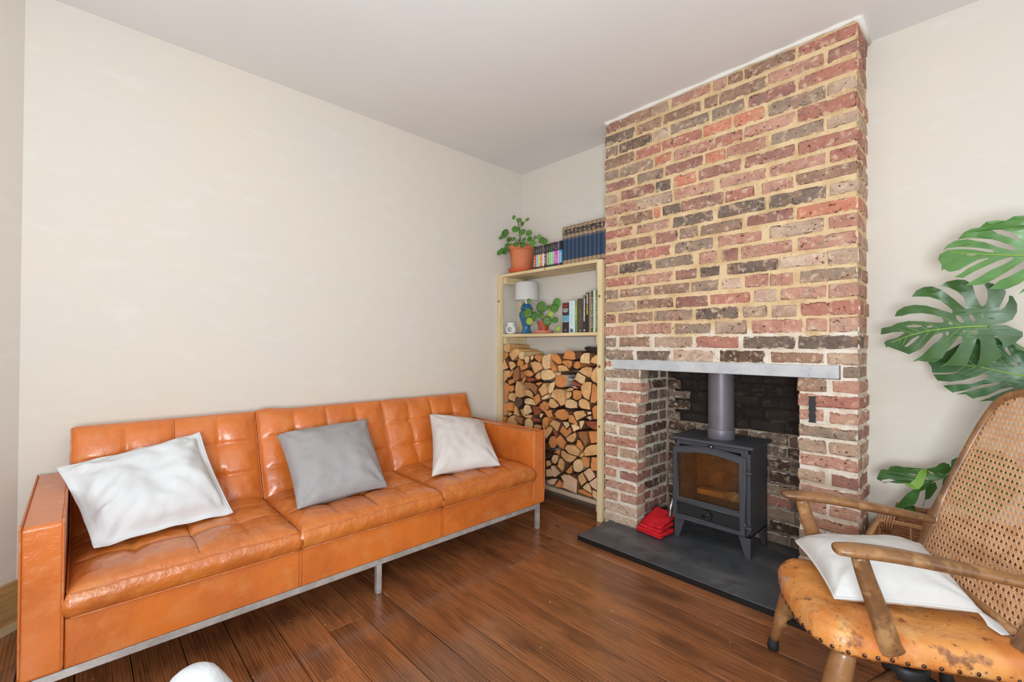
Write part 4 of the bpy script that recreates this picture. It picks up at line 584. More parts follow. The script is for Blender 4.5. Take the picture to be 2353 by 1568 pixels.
lg = box('firewood_in_stove', 0, .17, 0, .06, 0, .05, LF['t'], None, r=.006, M=Matrix.Translation((1.545, -.085, .264)) @ Matrix.Rotation(math.radians(6), 4, 'Z'))
tag(lg, 'split log lying behind the stove glass', 'log')
# crumpled paper inside
bm = bmesh.new(); bmesh.ops.create_icosphere(bm, subdivisions=3, radius=.036)
for v in bm.verts:
    n = noise.noise(v.co * 45); v.co *= 1 + .45 * n; v.co.x *= 1.7; v.co += Vector((1.762, -.075, .300))
pp = bobj('crumpled_paper', bm, ash); tag(pp, 'crumpled pale paper behind the stove glass beside the log', 'paper')

fl_ = thing('flue_pipe', 'grey enamel flue pipe rising from the stove into the chimney', 'flue', (1.672, -.055, .622))
lathe('pipe', [(.0685, .660), (.0685, 1.085)], 1.672, -.055, flue_m, fl_, 40)
lathe('collar', [(.0705, .6212), (.0725, .625), (.0725, .672), (.071, .676), (.069, .677)], 1.672, -.055, flue_m, fl_, 40)
# wavy black metal strip on the right pier
P = []
n = 28; za, zb, xc = .793, .915, 2.160
for i in range(n + 1):
    t = i / n; z = za + (zb - za) * t; P.append((xc + .0155 - .0035 * abs(math.sin(t * PI * 4)), z))
for i in range(n, -1, -1):
    t = i / n; z = za + (zb - za) * t; P.append((xc - .0155 + .0035 * abs(math.sin(t * PI * 4)), z))
me = fill2d(P, [], .003)
for v in me.vertices: v.co = (v.co.x, CY - .0075 + v.co.z, v.co.y)
me.materials.clear(); o = link('metal_strip', me, iron_d); tag(o, 'small black wavy edged metal strip fixed on the brick pier right of the stove', 'metal strip')
# red folded cloth
TW = thing('folded_cloth', 'red folded cloth lying on the hearth left of the stove', 'cloth', (1.33, -.2, .03))
def cloth_layer(z, c4, th, sag, seed, name='fold'):
    n = 16; V = []; F = []
    for s in (1, -1):
        for i in range(n + 1):
            for j in range(n + 1):
                u, v = i / n, j / n
                p = (Vector(c4[0]) * (1 - u) + Vector(c4[1]) * u) * (1 - v) + (Vector(c4[3]) * (1 - u) + Vector(c4[2]) * u) * v
                e = (1 - abs(2 * u - 1) ** 10) * (1 - abs(2 * v - 1) ** 10)
                nzv = noise.noise(Vector((u * 3 + seed, v * 3, seed))) * .005 + noise.noise(Vector((u * 6 + seed, v * 6, seed))) * .001
                V.append((p.x + noise.noise(Vector((v * 4, seed, 0))) * .008, p.y, p.z + z + s * th * .5 * e ** .4 + (nzv if z > 0.02 else nzv * .3 + .002)))
    m_ = (n + 1) ** 2
    for i in range(n):
        for j in range(n):
            a = i * (n + 1) + j; F.append((a, a + n + 1, a + n + 2, a + 1)); F.append((m_ + a + 1, m_ + a + n + 2, m_ + a + n + 1, m_ + a))
    bm = bmesh.new(); vs = [bm.verts.new(v) for v in V]
    for f in F: bm.faces.new([vs[i] for i in f])
    bmesh.ops.remove_doubles(bm, verts=bm.verts, dist=.0004)
    return bobj(name, bm, red_cloth, TW, True)
cc = [(1.252, -.275, .03), (1.425, -.300, .03), (1.436, -.135, .03), (1.262, -.10, .03)]
cloth_layer(.008, cc, .015, 0, 1); cloth_layer(.022, [(a + .006, b + .002, c + .001) for a, b, c in cc], .014, 0, 2)
cloth_layer(.036, [(1.262, -.262, .03), (1.418, -.288, .03), (1.430, -.12, .046), (1.268, -.085, .05)], .016, 0, 3)
cloth_layer(.052, [(1.272, -.248, .03), (1.412, -.270, .03), (1.424, -.08, .066), (1.275, -.06, .082)], .016, 0, 4)
# ============================================================ SOFA
SF = thing('sofa', 'long three seat tan leather sofa with tufted cushions on a chrome frame', 'sofa', (.42, -1.70, 0))
YL0, YL1, YR0, YR1 = -2.830, -2.733, -.678, -.582
def arm(y0, y1):
    A = box('armrest', .04, .792, y0, y1, .157, .607, leather, SF, r=.011, seg=3)
    V, F = [], []
    for yy in (y0 + .004, y1 - .004):
        P = [(.794 - .006, yy, .162), (.7945, yy, .30), (.7945, yy, .595), (.790, yy, .606), (.775, yy, .6085), (.3, yy, .6085), (.05, yy, .6085)]
        add_tube(V, F, smoothpts(P, 4), .0032, 6)
    pobj('piping', V, F, pipe_m, A, True)
arm(YL0, YL1); arm(YR0, YR1)
fr_ = box('front_rail', .70, .786, YL1, YR0, .157, .312, leather, SF, r=.006)
for yy in (-2.056, -1.363):
    for d in (0, .011): tube('stitched_seam', [(.7860, yy + d, .160), (.7860, yy + d, .310)], .0009, seam_m, fr_, 5)
box('back_frame', .03, .11, YL1, YR0, .157, .56, leather, SF, r=.01)
box('seat_deck', .11, .70, YL1, YR0, .18, .300, leather, SF)
# chrome base
bm = bmesh.new()
for q in [(.757, .782, -2.80, -.612, .130, .156), (.07, .095, -2.80, -.612, .130, .156), (.0955, .7565, -2.80, -2.775, .131, .155), (.0955, .7565, -.637, -.612, .131, .155), (.0955, .7565, -1.7125, -1.6875, .131, .155)]: add_box(bm, *q, r=.0015, seg=1)
bobj('chrome_rail', bm, chrome, SF)
for xx in (.757, .07):
    for yy in (-2.80, -1.7125, -.637):
        lgo = box('leg', xx, xx + .025, yy, yy + .025, .004, .1295, chrome, SF, r=.0015, seg=1)
        box('foot_pad', xx + .002, xx + .023, yy + .002, yy + .023, 0, .004, mat('clear_foot', (190, 190, 186), .3), lgo)
def cushion(name, W, D, T, crown, us, vs_, frame, m, buttons, seed, NU=70, NV=56, bulge=.012, dimple=.016, puf=.009):
    """frame(u,v,h): local x across W, y across D, h height -> world Vector"""
    V, F = [], []
    def top(a, b):
        x, y = a * W, b * D
        e = (1 - abs(2 * a - 1) ** 5) * (1 - abs(2 * b - 1) ** 5)
        h = T / 2 + crown * (max(e, 0) ** .55)
        edge = min(a * W, (1 - a) * W, b * D, (1 - b) * D); h -= .007 * max(0, 1 - edge / .012) ** 2
        s = 0
        for q in us: s = max(s, math.exp(-((x - q * W) / .006) ** 2))
        for q in vs_: s = max(s, math.exp(-((y - q * D) / .006) ** 2))
        fade = min(1, edge / .05); h -= .0055 * s * fade
        for q in us:
            for r_ in vs_:
                d = math.hypot(x - q * W, y - r_ * D); h -= dimple * math.exp(-(d / .030) ** 1.3)
        puff = 1
        for L_, t_ in ((us, a), (vs_, b)):
            c_ = [0] + list(L_) + [1]
            for p, q in zip(c_, c_[1:]):
                if p <= t_ <= q: puff *= math.sin(PI * min(1, max(0, (t_ - p) / (q - p)))) ** .5 if q > p else 1
        h += puf * puff * fade
        h += .006 * noise.noise(Vector((x * 6 + seed, y * 6, seed))) + .0022 * noise.noise(Vector((x * 26, y * 26 + seed, 0)))
        return h
    for j in range(NV + 1):
        for i in range(NU + 1):
            a, b = i / NU, j / NV; V.append(frame(a * W, b * D, top(a, b)))
    for j in range(NV):
        for i in range(NU):
            q = j * (NU + 1) + i; F.append((q, q + 1, q + NU + 2, q + NU + 1))
    ring = [i for i in range(NU + 1)] + [j * (NU + 1) + NU for j in range(1, NV + 1)] + [NV * (NU + 1) + i for i in range(NU - 1, -1, -1)] + [j * (NU + 1) for j in range(NV - 1, 0, -1)]
    par = [(i / NU, 0) for i in range(NU + 1)] + [(1, j / NV) for j in range(1, NV + 1)] + [(i / NU, 1) for i in range(NU - 1, -1, -1)] + [(0, j / NV) for j in range(NV - 1, 0, -1)]
    prev = ring; K = 6
    for k in range(1, K + 1):
        t = k / K; cur = []
        for (a, b), r_ in zip(par, ring):
            bl = bulge * math.sin(PI * t)
            bl += .0035 * math.sin(PI * t) * noise.noise(Vector(((a * W) * 22 + seed, (b * D) * 22, t * 2)))
            cx_, cy_ = a * W, b * D
            nx = -1 if a == 0 else (1 if a == 1 else 0); ny = -1 if b == 0 else (1 if b == 1 else 0)
            z0 = T / 2 - .007; z1 = -T / 2
            cur.append(len(V)); V.append(frame(cx_ + nx * bl, cy_ + ny * bl, z0 + (z1 - z0) * t))
        n_ = len(ring)
        for i in range(n_): F.append((prev[i], cur[i], cur[(i + 1) % n_], prev[(i + 1) % n_]))
        prev = cur
    c = len(V); V.append(frame(W / 2, D / 2, -T / 2)); n_ = len(prev)
    for i in range(n_): F.append((prev[i], c, prev[(i + 1) % n_]))
    bm = bmesh.new(); vv = [bm.verts.new(v) for v in V]
    for f in F: bm.faces.new([vv[i] for i in f])
    o = bobj(name, bm, m, SF, True)
    # piping round the top and bottom edges
    PV, PF = [], []
    step = 3
    P = [V[q] for q in ring[::step]]; add_tube(PV, PF, P, .0030, 8, closed=True)
    P = [V[q] for q in prev[::step]]; add_tube(PV, PF, P, .0030, 8, closed=True)
    pobj('piping', PV, PF, pipe_m, o, True)
    SV, SFc = [], []
    for q in us: add_tube(SV, SFc, [frame(q * W, r_ * D, top(q, r_) + .0006) for r_ in [k / 40 for k in range(1, 40)]], .0011, 4)
    for r_ in vs_: add_tube(SV, SFc, [frame(q * W, r_ * D, top(q, r_) + .0006) for q in [k / 48 for k in range(1, 48)]], .0011, 4)
    pobj('tuft_seam', SV, SFc, seam_m, o, True)
    if buttons:
        for q in us:
            for r_ in vs_:
                p = frame(q * W, r_ * D, top(q, r_) + .003); nrm = (frame(q * W, r_ * D, 1) - frame(q * W, r_ * D, 0)).normalized()
                bm = bmesh.new(); bmesh.ops.create_uvsphere(bm, u_segments=10, v_segments=6, radius=.0105)
                mt = nrm.to_track_quat('Z', 'Y').to_matrix().to_4x4() @ Matrix.Diagonal((1, 1, .55, 1)); mt.translation = p
                bmesh.ops.transform(bm, matrix=mt, verts=bm.verts); bobj('button', bm, pipe_m, o, True)
    return o
Y3 = [-2.732, -2.054, -1.362, -.680]
for k in range(3):
    ya, yb = Y3[k] + .004, Y3[k + 1] - .004; Wc = yb - ya
    cushion('seat_cushion', Wc, .575, .080, .026, (.25, .5, .75), (.33, .66), lambda a, b, h, ya=ya: Vector((.222 + b, ya + a, .352 + h)), leather_s, False, 3 + k * 7, bulge=.011, dimple=.010)
    bt = Vector((.295, 0, .375)); tp = Vector((.125, 0, .800)); ud = (tp - bt); Dh = ud.length; ud.normalize(); nd = Vector((ud.z, 0, -ud.x))
    cushion('back_cushion', Wc, Dh, .105, .020, (.25, .5, .75), (.345, .67),
            lambda a, b, h, ya=ya, k=k: bt + ud * b + nd * (h - .0525) + Vector((0, ya + a, .010 * math.exp(-((a - .05) / .06) ** 2) * (b / .45) if k == 1 else 0)), leather, True, 31 + k * 5, bulge=.006, dimple=.018, puf=.013)

# ------------------------------------------------------------ scatter cushions
def pillow(name, label, c4, th, m, seed, group=None, bow=.045, flange=0, parent=None, down=1.0, amp=.012, n=44, cat='cushion', pexp=.5, crumple=0):
    c4 = [Vector(c) for c in c4]; nrm = ((c4[1] - c4[0]).cross(c4[3] - c4[0])).normalized()
    ctr = sum(c4, Vector()) / 4
    T_ = thing(name, label, cat, tuple(ctr - nrm * 0), group) if parent is None else parent
    V, F = [], []
    def pos(u, v, s):
        bu = bow * 4 * v * (1 - v); bv = bow * 4 * u * (1 - u)
        u2 = u + bu * (1 - 2 * u); v2 = v + bv * (1 - 2 * v)
        p = (c4[0] * (1 - u2) + c4[1] * u2) * (1 - v2) + (c4[3] * (1 - u2) + c4[2] * u2) * v2
        f = flange
        a = min(1, max(0, (u - f) / (1 - 2 * f))); b = min(1, max(0, (v - f) / (1 - 2 * f)))
        q = (1 - abs(2 * a - 1) ** 2.6) * (1 - abs(2 * b - 1) ** 2.6); h = th * q ** pexp
        wr = noise.noise(Vector((u * 3.2 + seed, v * 2.2, seed))) * amp
        # folds running in from the corners
        for (cu, cv) in ((0, 0), (1, 0), (0, 1), (1, 1)):
            d = math.hypot(u - cu, v - cv); an = math.atan2(v - cv, u - cu); wr += amp * .55 * math.sin(an * 9 + seed) * math.exp(-(d / .28) ** 2)
        wr += amp * .35 * noise.noise(Vector((u * 9 + seed, v * 9, 3)))
        if crumple:
            cr_ = crumple * math.exp(-(u / .22) ** 2) * (.35 + .65 * math.exp(-(v / .5) ** 2))
            wr += cr_ * (noise.noise(Vector((u * 5 + v * 3, v * 11 - u * 9, 2))) + .5 * math.sin((v * 5.5 - u * 7) * PI))
        hh = (h * (1 if s > 0 else down) + .0022) * s + wr * (min(1, h / th * 2 + .15))
        if flange: hh += .006 * math.sin(u * 23 + seed) * (1 if min(u, v, 1 - u, 1 - v) < f else 0) * .5
        return p + nrm * hh
    for s in (1, -1):
        for i in range(n + 1):
            for j in range(n + 1):
                V.append(pos(i / n, j / n, s))
    m_ = (n + 1) ** 2
    for i in range(n):
        for j in range(n):
            a = i * (n + 1) + j; F.append((a, a + n + 1, a + n + 2, a + 1)); F.append((m_ + a + 1, m_ + a + n + 2, m_ + a + n + 1, m_ + a))
    rim = [i * (n + 1) for i in range(n + 1)] + [n * (n + 1) + j for j in range(1, n + 1)] + [i * (n + 1) + n for i in range(n - 1, -1, -1)] + [j for j in range(n - 1, 0, -1)]
    for a, b in zip(rim, rim[1:] + rim[:1]): F.append((a, b, m_ + b, m_ + a))
    bm = bmesh.new(); vv = [bm.verts.new(v) for v in V]
    for f in F: bm.faces.new([vv[i] for i in f])
    o = bobj('cover', bm, m, T_, True)
    return T_, [(V[q] + V[m_ + q]) / 2 for q in rim]
# white pillow with flanged edge: bottom left, bottom right, top right, top left
t, rim = pillow('sofa_cushion', 'white flanged linen pillow slumped at the left end of the sofa', [(.600, -2.665, .442), (.512, -2.235, .432), (.262, -2.315, .745), (.292, -2.765, .672)], .085, white_cloth, 2.0, 'scatter cushions on the sofa', bow=.02, flange=.045, amp=.026, crumple=.034)
V, F = [], []; add_tube(V, F, rim[::2], .0035, 5, closed=True); pobj('edge_stitching', V, F, white_cloth, t, True)
pillow('sofa_cushion', 'mid grey square linen cushion leaning in the middle of the sofa', [(.652, -2.020, .430), (.640, -1.585, .434), (.258, -1.515, .716), (.262, -1.992, .690)], .085, grey_cloth, 7.4, 'scatter cushions on the sofa', bow=.028, amp=.016)
pillow('sofa_cushion', 'pale oatmeal square cushion near the right arm of the sofa', [(.632, -1.318, .430), (.735, -.905, .436), (.345, -.715, .628), (.268, -1.095, .705)], .08, beige_cloth, 4.2, 'scatter cushions on the sofa', bow=.035, amp=.014)

# ============================================================ SHELF UNIT
SH = thing('shelf_unit', 'pale pine shelf unit filling the alcove left of the brick chimney', 'shelf', (.5, -.14, 0))
for (a, b, c, d, h) in ((.002, .038, -.282, -.246, 1.712), (.962, .998, -.262, -.226, 1.712), (.002, .038, -.042, -.006, 1.712), (.962, .998, -.042, -.006, 1.712)):
    pst = box('post', a, b, c, d, 0, h, pine, SH, r=.0015, seg=1)
for (y0, y1) in ((-.264, -.182), (-.178, -.096), (-.092, -.008)): box('top_slat', .038, .962, y0, y1, 1.694, 1.716, pine_x, SH, r=.0015, seg=1)
for (y0, y1) in ((-.256, -.135), (-.131, -.008)): box('middle_slat', .038, .962, y0, y1, 1.213, 1.236, pine_x, SH, r=.0015, seg=1)
for (y0, y1) in ((-.250, -.135), (-.131, -.008)): box('bottom_slat', .038, .962, y0, y1, .100, .128, pine_dark, SH, r=.0015, seg=1)
for z in (1.640, 1.158, .052):
    for (a, b) in ((.038, .058), (.942, .962)):
        cl = box('cleat', a, b, -.245, -.008, z, (1.694, 1.213, .100)[(1.640, 1.158, .052).index(z)], pine if z > .1 else pine_dark, SH, r=.001, seg=1)
for (x, y, z) in ((.038, -.252, 1.30), (.0585, -.22, 1.665), (.0585, -.22, 1.185), (.0585, -.06, 1.185), (.0585, -.06, 1.665)):
    tube('screw_head', [(x, y, z), (x + .0012, y, z)], .0035, iron_d, SH, 8)
kn_ = mat('pine_knot', (150, 104, 62), .6)
for (x, y, z, r_) in ((.020, -.282, 1.50, .010), (.980, -.262, 1.47, .009), (.980, -.262, 1.01, .011), (.980, -.262, .62, .008), (.5, -.264, 1.705, .006)):
    tube('knot', [(x, y - .0004, z), (x, y + .001, z)], r_, kn_, SH, 12)

# ------------------------------------------------------------ firewood
tone = {'t': 'tan', 'l': 'pale', 'o': 'orange', 'd': 'brown', 'r': 'reddish', 'k': 'dark brown', 'p': 'pinkish', 'L': 'pale round', 'O': 'golden round', 'W': 'orange round white-barked', 'B': 'black-barked'}
def shape_word(P, c):
    if c in 'LOW': return ''
    n_ = len(P); xs = [p[0] for p in P]; zs = [p[1] for p in P]; w_, h_ = max(xs) - min(xs), max(zs) - min(zs)
    if n_ <= 4: s = 'wedge'
    elif n_ <= 6: s = 'blocky'
    else: s = 'split'
    if w_ > 1.9 * h_: s = 'flat ' + s
    elif h_ > 1.9 * w_: s = 'upright ' + s
    return s
RL = random.Random(9)
hidden = []
for zz in (.15, .225, .30, .375, .45):
    for k in range(5):
        xx = .07 + k * .078 + (.02 if int(zz * 1000) % 2 else 0)
        hidden.append(('tolpt'[k], [(xx + .036 * math.cos(a_ * PI / 3 + .4) * RL.uniform(.85, 1), zz + .035 * math.sin(a_ * PI / 3 + .4) * RL.uniform(.85, 1)) for a_ in range(6)]))
def centre(P): return (sum(p[0] for p in P) / len(P), sum(p[1] for p in P) / len(P))
vis = [centre(P) for c, P in LOGS]
hidden = [(c, P) for c, P in hidden if min(math.hypot(centre(P)[0] - a, centre(P)[1] - b) for a, b in vis) > .055]
ALL = [(c, P, False) for c, P in LOGS] + [(c, P, True) for c, P in hidden]
rows = {}
for i, (c, P, h) in enumerate(ALL):
    cx_, cz_ = centre(P)
    if not h: rows.setdefault(int((1.18 - cz_) / .075), []).append((cx_, i))
rank = {}
ordw = ['first', 'second', 'third', 'fourth', 'fifth', 'sixth', 'seventh', 'eighth', 'ninth', 'tenth', 'eleventh', 'twelfth', 'thirteenth', 'fourteenth', 'fifteenth', 'sixteenth']
for r_, L_ in rows.items():
    L_.sort()
    for k, (a, i) in enumerate(L_): rank[i] = (r_, k)
for i, (c, P, hid) in enumerate(ALL):
    cx_, cz_ = centre(P)
    P = [(cx_ + (x - cx_) * .984, cz_ + (z - cz_) * .984) for x, z in P]
    zmin = min(z for x, z in P)
    if zmin < .1295: P = [(x, z + .1295 - zmin) for x, z in P]
    area2 = sum(P[k][0] * P[(k + 1) % len(P)][1] - P[(k + 1) % len(P)][0] * P[k][1] for k in range(len(P)))
    if area2 < 0: P = P[::-1]
    P = [(max(x, .0385), min(z, 1.156) if cx_ < .12 else z) for x, z in P]
    yf = -.246 + RL.uniform(-.010, .012) if c != 'W' else -.262; yb = -.012; n_ = len(P); V = []
    if c == 'B': yf = -.12
    tx, tz = RL.uniform(-.006, .006), RL.uniform(-.004, .002)
    for k, (x, z) in enumerate(P): V.append((x, yf + RL.uniform(-.002, .002), z))
    for k, (x, z) in enumerate(P): V.append((min(.958, max(.04, x + tx)), yb, max(.129, z + tz)))
    F = [tuple(range(n_)), tuple(range(2 * n_ - 1, n_ - 1, -1))] + [(k, n_ + k, n_ + (k + 1) % n_, (k + 1) % n_) for k in range(n_)]
    key = {'L': 'l', 'O': 'o', 'W': 'o', 'B': 'k'}.get(c, c)
    sidem = bark_w if c == 'W' else (bark_d if c in 'Bk' else (LF[key] if RL.random() < .2 or i < 3 else bark))
    me = bpy.data.meshes.new('log'); 
    me.from_pydata([Vector(v) - Vector((cx_, -.13, cz_)) for v in V], [], F); me.update()
    o = bpy.data.objects.new('log', me); C.objects.link(o); o.location = (cx_, -.13, cz_)
    me.materials.append(LF[key] if c != 'B' else bark_d); me.materials.append(sidem)
    for k, p in enumerate(me.polygons): p.material_index = 0 if k < 2 else 1
    if hid: lab = 'split firewood log low in the stack, hidden behind the right sofa arm'
    elif c == 'W': lab = 'orange round log with white birch bark, high in the middle of the firewood stack'
    elif c == 'B': lab = 'log with black rough bark lying on top of the firewood stack'
    else:
        r_, k = rank[i]
        lab = ' '.join((tone[c] + ' ' + shape_word(P, c)).split()) + ' log, firewood tier %s from the top, %s from the left' % (ordw[r_] if r_ < 16 else 'last', ordw[k])
    tag(o, lab, 'log', 'logs stacked under the shelf' if not hid else 'logs hidden behind the sofa arm')

# ------------------------------------------------------------ books
pages = mat('book_pages', (222, 212, 192), .9)
def book(name, x0, x1, y0, z0, depth, h, bands, label, group, rnd=.004):
    """bands: [(z fraction top, colour)] from the bottom"""
    T_ = thing(name, label, 'book', ((x0 + x1) / 2, y0 + depth / 2, z0), group)
    g = .0007; V, F, mi = [], [], []
    n = 5; xs = [x0 + g + (x1 - x0 - 2 * g) * k / n for k in range(n + 1)]
    yy = [y0 - rnd * math.sin(PI * k / n) * .8 for k in range(n + 1)]
    zs = [0] + [b[0] for b in bands]
    mats = []
    for b in bands:
        if b[1] not in mats: mats.append(b[1])
    for z in zs:
        for k in range(n + 1): V.append((xs[k], yy[k], z0 + z * h))
        V.append((x1 - g, y0 + depth, z0 + z * h)); V.append((x0 + g, y0 + depth, z0 + z * h))
    m_ = n + 3
    for j in range(len(bands)):
        for k in range(m_):
            k2 = (k + 1) % m_; F.append((j * m_ + k, j * m_ + k2, (j + 1) * m_ + k2, (j + 1) * m_ + k)); mi.append(mats.index(bands[j][1]))
    F.append(tuple(range(m_))[::-1]); mi.append(0); F.append(tuple(len(bands) * m_ + k for k in range(m_))); mi.append(mats.index(bands[-1][1]))
    me = bpy.data.meshes.new('cover'); me.from_pydata(V, [], F); me.update()
    link('cover', me, mats, T_)
    for p, q in zip(me.polygons, mi): p.material_index = q
    return T_
def cm(name, c, rough=.5, metal=0): return mat('book_' + name, c, rough, metal=metal)
def marks(T_, x, w_, y, z0, z1, m, seed, name='title', dense=.72):
    """thin printed strokes running up a spine"""
    R = random.Random(seed); V, F = [], []; z = z0
    while z < z1:
        s = R.uniform(.002, .005)
        if R.random() < dense:
            b = len(V); a0 = x - w_ / 2 * R.uniform(.6, 1); a1 = x + w_ / 2 * R.uniform(.6, 1)
            V += [(a0, y, z), (a1, y, z), (a1, y, z + s), (a0, y, z + s)]; F.append((b, b + 1, b + 2, b + 3))
        z += s + R.uniform(.0008, .0022)
    pobj(name, V, F, m, T_)
cols = [('red', (206, 66, 48)), ('pale blue', (140, 190, 200)), ('yellow', (206, 206, 120)), ('orange', (216, 120, 62)), ('white', (214, 210, 214)), ('dark plum', (88, 56, 84)), ('tan', (166, 136, 96)),
        ('bright green', (104, 206, 92)), ('mint green', (120, 216, 160)), ('pink', (216, 110, 176)), ('magenta', (196, 70, 170)), ('lilac', (176, 160, 210)), ('blue', (66, 150, 196))]
dk = [(60, 50, 46), (44, 60, 66), (66, 66, 60), (84, 56, 44), (90, 88, 92), (40, 34, 40), (56, 46, 38), (40, 66, 44), (46, 74, 58), (70, 46, 66), (84, 26, 58), (70, 84, 100), (20, 28, 30)]
whitep = mat('white_print', (232, 228, 222), .6); goldp = mat('gold_print', (206, 172, 110), .45)
for i, (nm, c) in enumerate(cols):
    x0, x1 = PAPER_X[i], PAPER_X[i + 1]; hgt = .178 + .0035 * (i > 6) + (.002 if i % 3 == 0 else 0)
    cA, cB = cm(nm.replace(' ', '_'), c), cm(nm.replace(' ', '_') + '_dark', dk[i])
    T_ = book('paperback', x0, x1, -.222, 1.7165, .12, hgt, [(.13, cB), (.64, cA), (1, cB)], 'slim paperback with a %s spine, %s from the terracotta pot on the top shelf' % (nm, ordw[i]), 'slim bright paperbacks on the top shelf', .002)
    marks(T_, (x0 + x1) / 2, (x1 - x0) * .45, -.2252, 1.7165 + hgt * .17, 1.7165 + hgt * .60, whitep, 50 + i, 'spine_print')
    marks(T_, (x0 + x1) / 2, (x1 - x0) * .4, -.2252, 1.7165 + hgt * .70, 1.7165 + hgt * .86, cm('grey_print', (150, 150, 146)), 80 + i, 'author_print', .5)
navy, tanb, blk = cm('navy_cloth', (30, 54, 82), .55), cm('tan_gilt', (150, 124, 96), .45), cm('dark_label', (46, 38, 44), .5)
for i in range(10):
    x0, x1 = NAVY_X[i], NAVY_X[i + 1]
    if i == 9: x1 = min(x1, .9985)
    T_ = book('bound_volume', x0, x1, -.222, 1.7165, .16, .272 + .001 * (i % 3), [(.03, blk), (.13, tanb), (.145, blk), (.665, navy), (.675, tanb), (.70, navy), (.775, tanb), (.79, blk), (.80, tanb), (.845, blk), (.855, tanb), (.925, blk), (.935, tanb), (.99, tanb), (1, blk)],
        'navy bound volume with gold bands, %s from the left on the top shelf' % ordw[i], 'matching navy bound volumes on the top shelf', .0085)
    marks(T_, (x0 + x1) / 2, (x1 - x0) * .4, -.2293, 1.7165 + .272 * .805, 1.7165 + .272 * .84, goldp, 9 + i, 'gilt_title', .5)
    marks(T_, (x0 + x1) / 2, (x1 - x0) * .4, -.2293, 1.7165 + .272 * .865, 1.7165 + .272 * .92, goldp, 29 + i, 'gilt_line', .45)
mid = [((52, 38, 34), .212, 'dark brown film guide with red 1001 on its spine'), ((196, 218, 226), .222, 'pale blue book with small dark spine lettering'), ((120, 142, 60), .222, 'thin green book with yellow lettering'),
       ((74, 64, 54), .233, 'thick grey-brown book with faded title'), ((50, 42, 36), .251, 'narrow black book with bold white title'), ((40, 34, 30), .268, 'dark book with white and yellow spine title'),
       ((150, 122, 100), .272, 'narrow brown-pink hardback'), ((48, 60, 40), .279, 'slim dark green book'), ((196, 206, 190), .281, 'pale grey-green magazine'), ((150, 160, 86), .280, 'thin olive green spined booklet'), ((44, 40, 36), .283, 'thin black booklet with white print beside the post')]
for i, (c, hgt, lab) in enumerate(mid):
    x0, x1 = MID_X[i], min(MID_X[i + 1], .9415); c0 = cm('mid_%s' % 'abcdefghijk'[i], c)
    bands = [(1, c0)]
    if i == 0: bands = [(.36, c0), (.58, cm('cyan_panel', (96, 158, 176))), (.90, c0), (1, cm('maroon', (96, 30, 32)))]
    T_ = book('book', x0, x1, -.232, 1.2365, .15, hgt, bands, lab + ', on the middle shelf', 'books on the middle shelf', .002)
    xm, w_ = (x0 + x1) / 2, x1 - x0; z0 = 1.2365
    if i == 0:
        text_xz('red_number', '1001', .021, xm, -.2348, z0 + .188, cm('red_print', (222, 52, 60)), T_)
        for k, (zz, ww) in enumerate(((.168, .8), (.160, .7), (.152, .75), (.146, .5), (.077, .7))):
            pobj('title_line', [(xm - w_ * ww / 2, -.2346, z0 + zz), (xm + w_ * ww / 2, -.2346, z0 + zz), (xm + w_ * ww / 2, -.2346, z0 + zz + .003), (xm - w_ * ww / 2, -.2346, z0 + zz + .003)], [(0, 1, 2, 3)], whitep, T_)
        text_xz('publisher_mark', '6', .018, xm, -.2348, z0 + .018, whitep, T_)
    elif i == 1:
        marks(T_, xm + .003, .004, -.2346, z0 + .05, z0 + .205, cm('blue_print', (90, 120, 160)), 3); marks(T_, xm, w_ * .7, -.2346, z0 + .004, z0 + .028, cm('black_print', (30, 30, 34)), 12, 'spine_picture', .9)
    elif i == 2: marks(T_, xm, w_ * .5, -.2346, z0 + .08, z0 + .19, cm('yellow_print', (214, 216, 70)), 4)
    elif i == 3: marks(T_, xm - .004, .004, -.2346, z0 + .03, z0 + .18, cm('taupe_print', (150, 142, 130)), 5); marks(T_, xm + .005, .003, -.2346, z0 + .05, z0 + .16, cm('taupe_print', (150, 142, 130)), 6, 'subtitle'); marks(T_, xm, .006, -.2346, z0 + .008, z0 + .020, whitep, 8, 'publisher_mark', 1)
    elif i == 4: marks(T_, xm, w_ * .5, -.2346, z0 + .075, z0 + .245, whitep, 7, 'title', .95); marks(T_, xm, w_ * .6, -.2346, z0 + .008, z0 + .018, whitep, 8, 'publisher_mark', 1)
    elif i == 5: marks(T_, xm, w_ * .45, -.2346, z0 + .19, z0 + .255, whitep, 17, 'title', .95); marks(T_, xm, w_ * .45, -.2346, z0 + .12, z0 + .185, cm('yellow_print', (214, 216, 70)), 18, 'subtitle', .95)
    elif i in (7, 9, 10): marks(T_, xm, w_ * .4, -.2346, z0 + .03, z0 + .23, whitep, 20 + i)

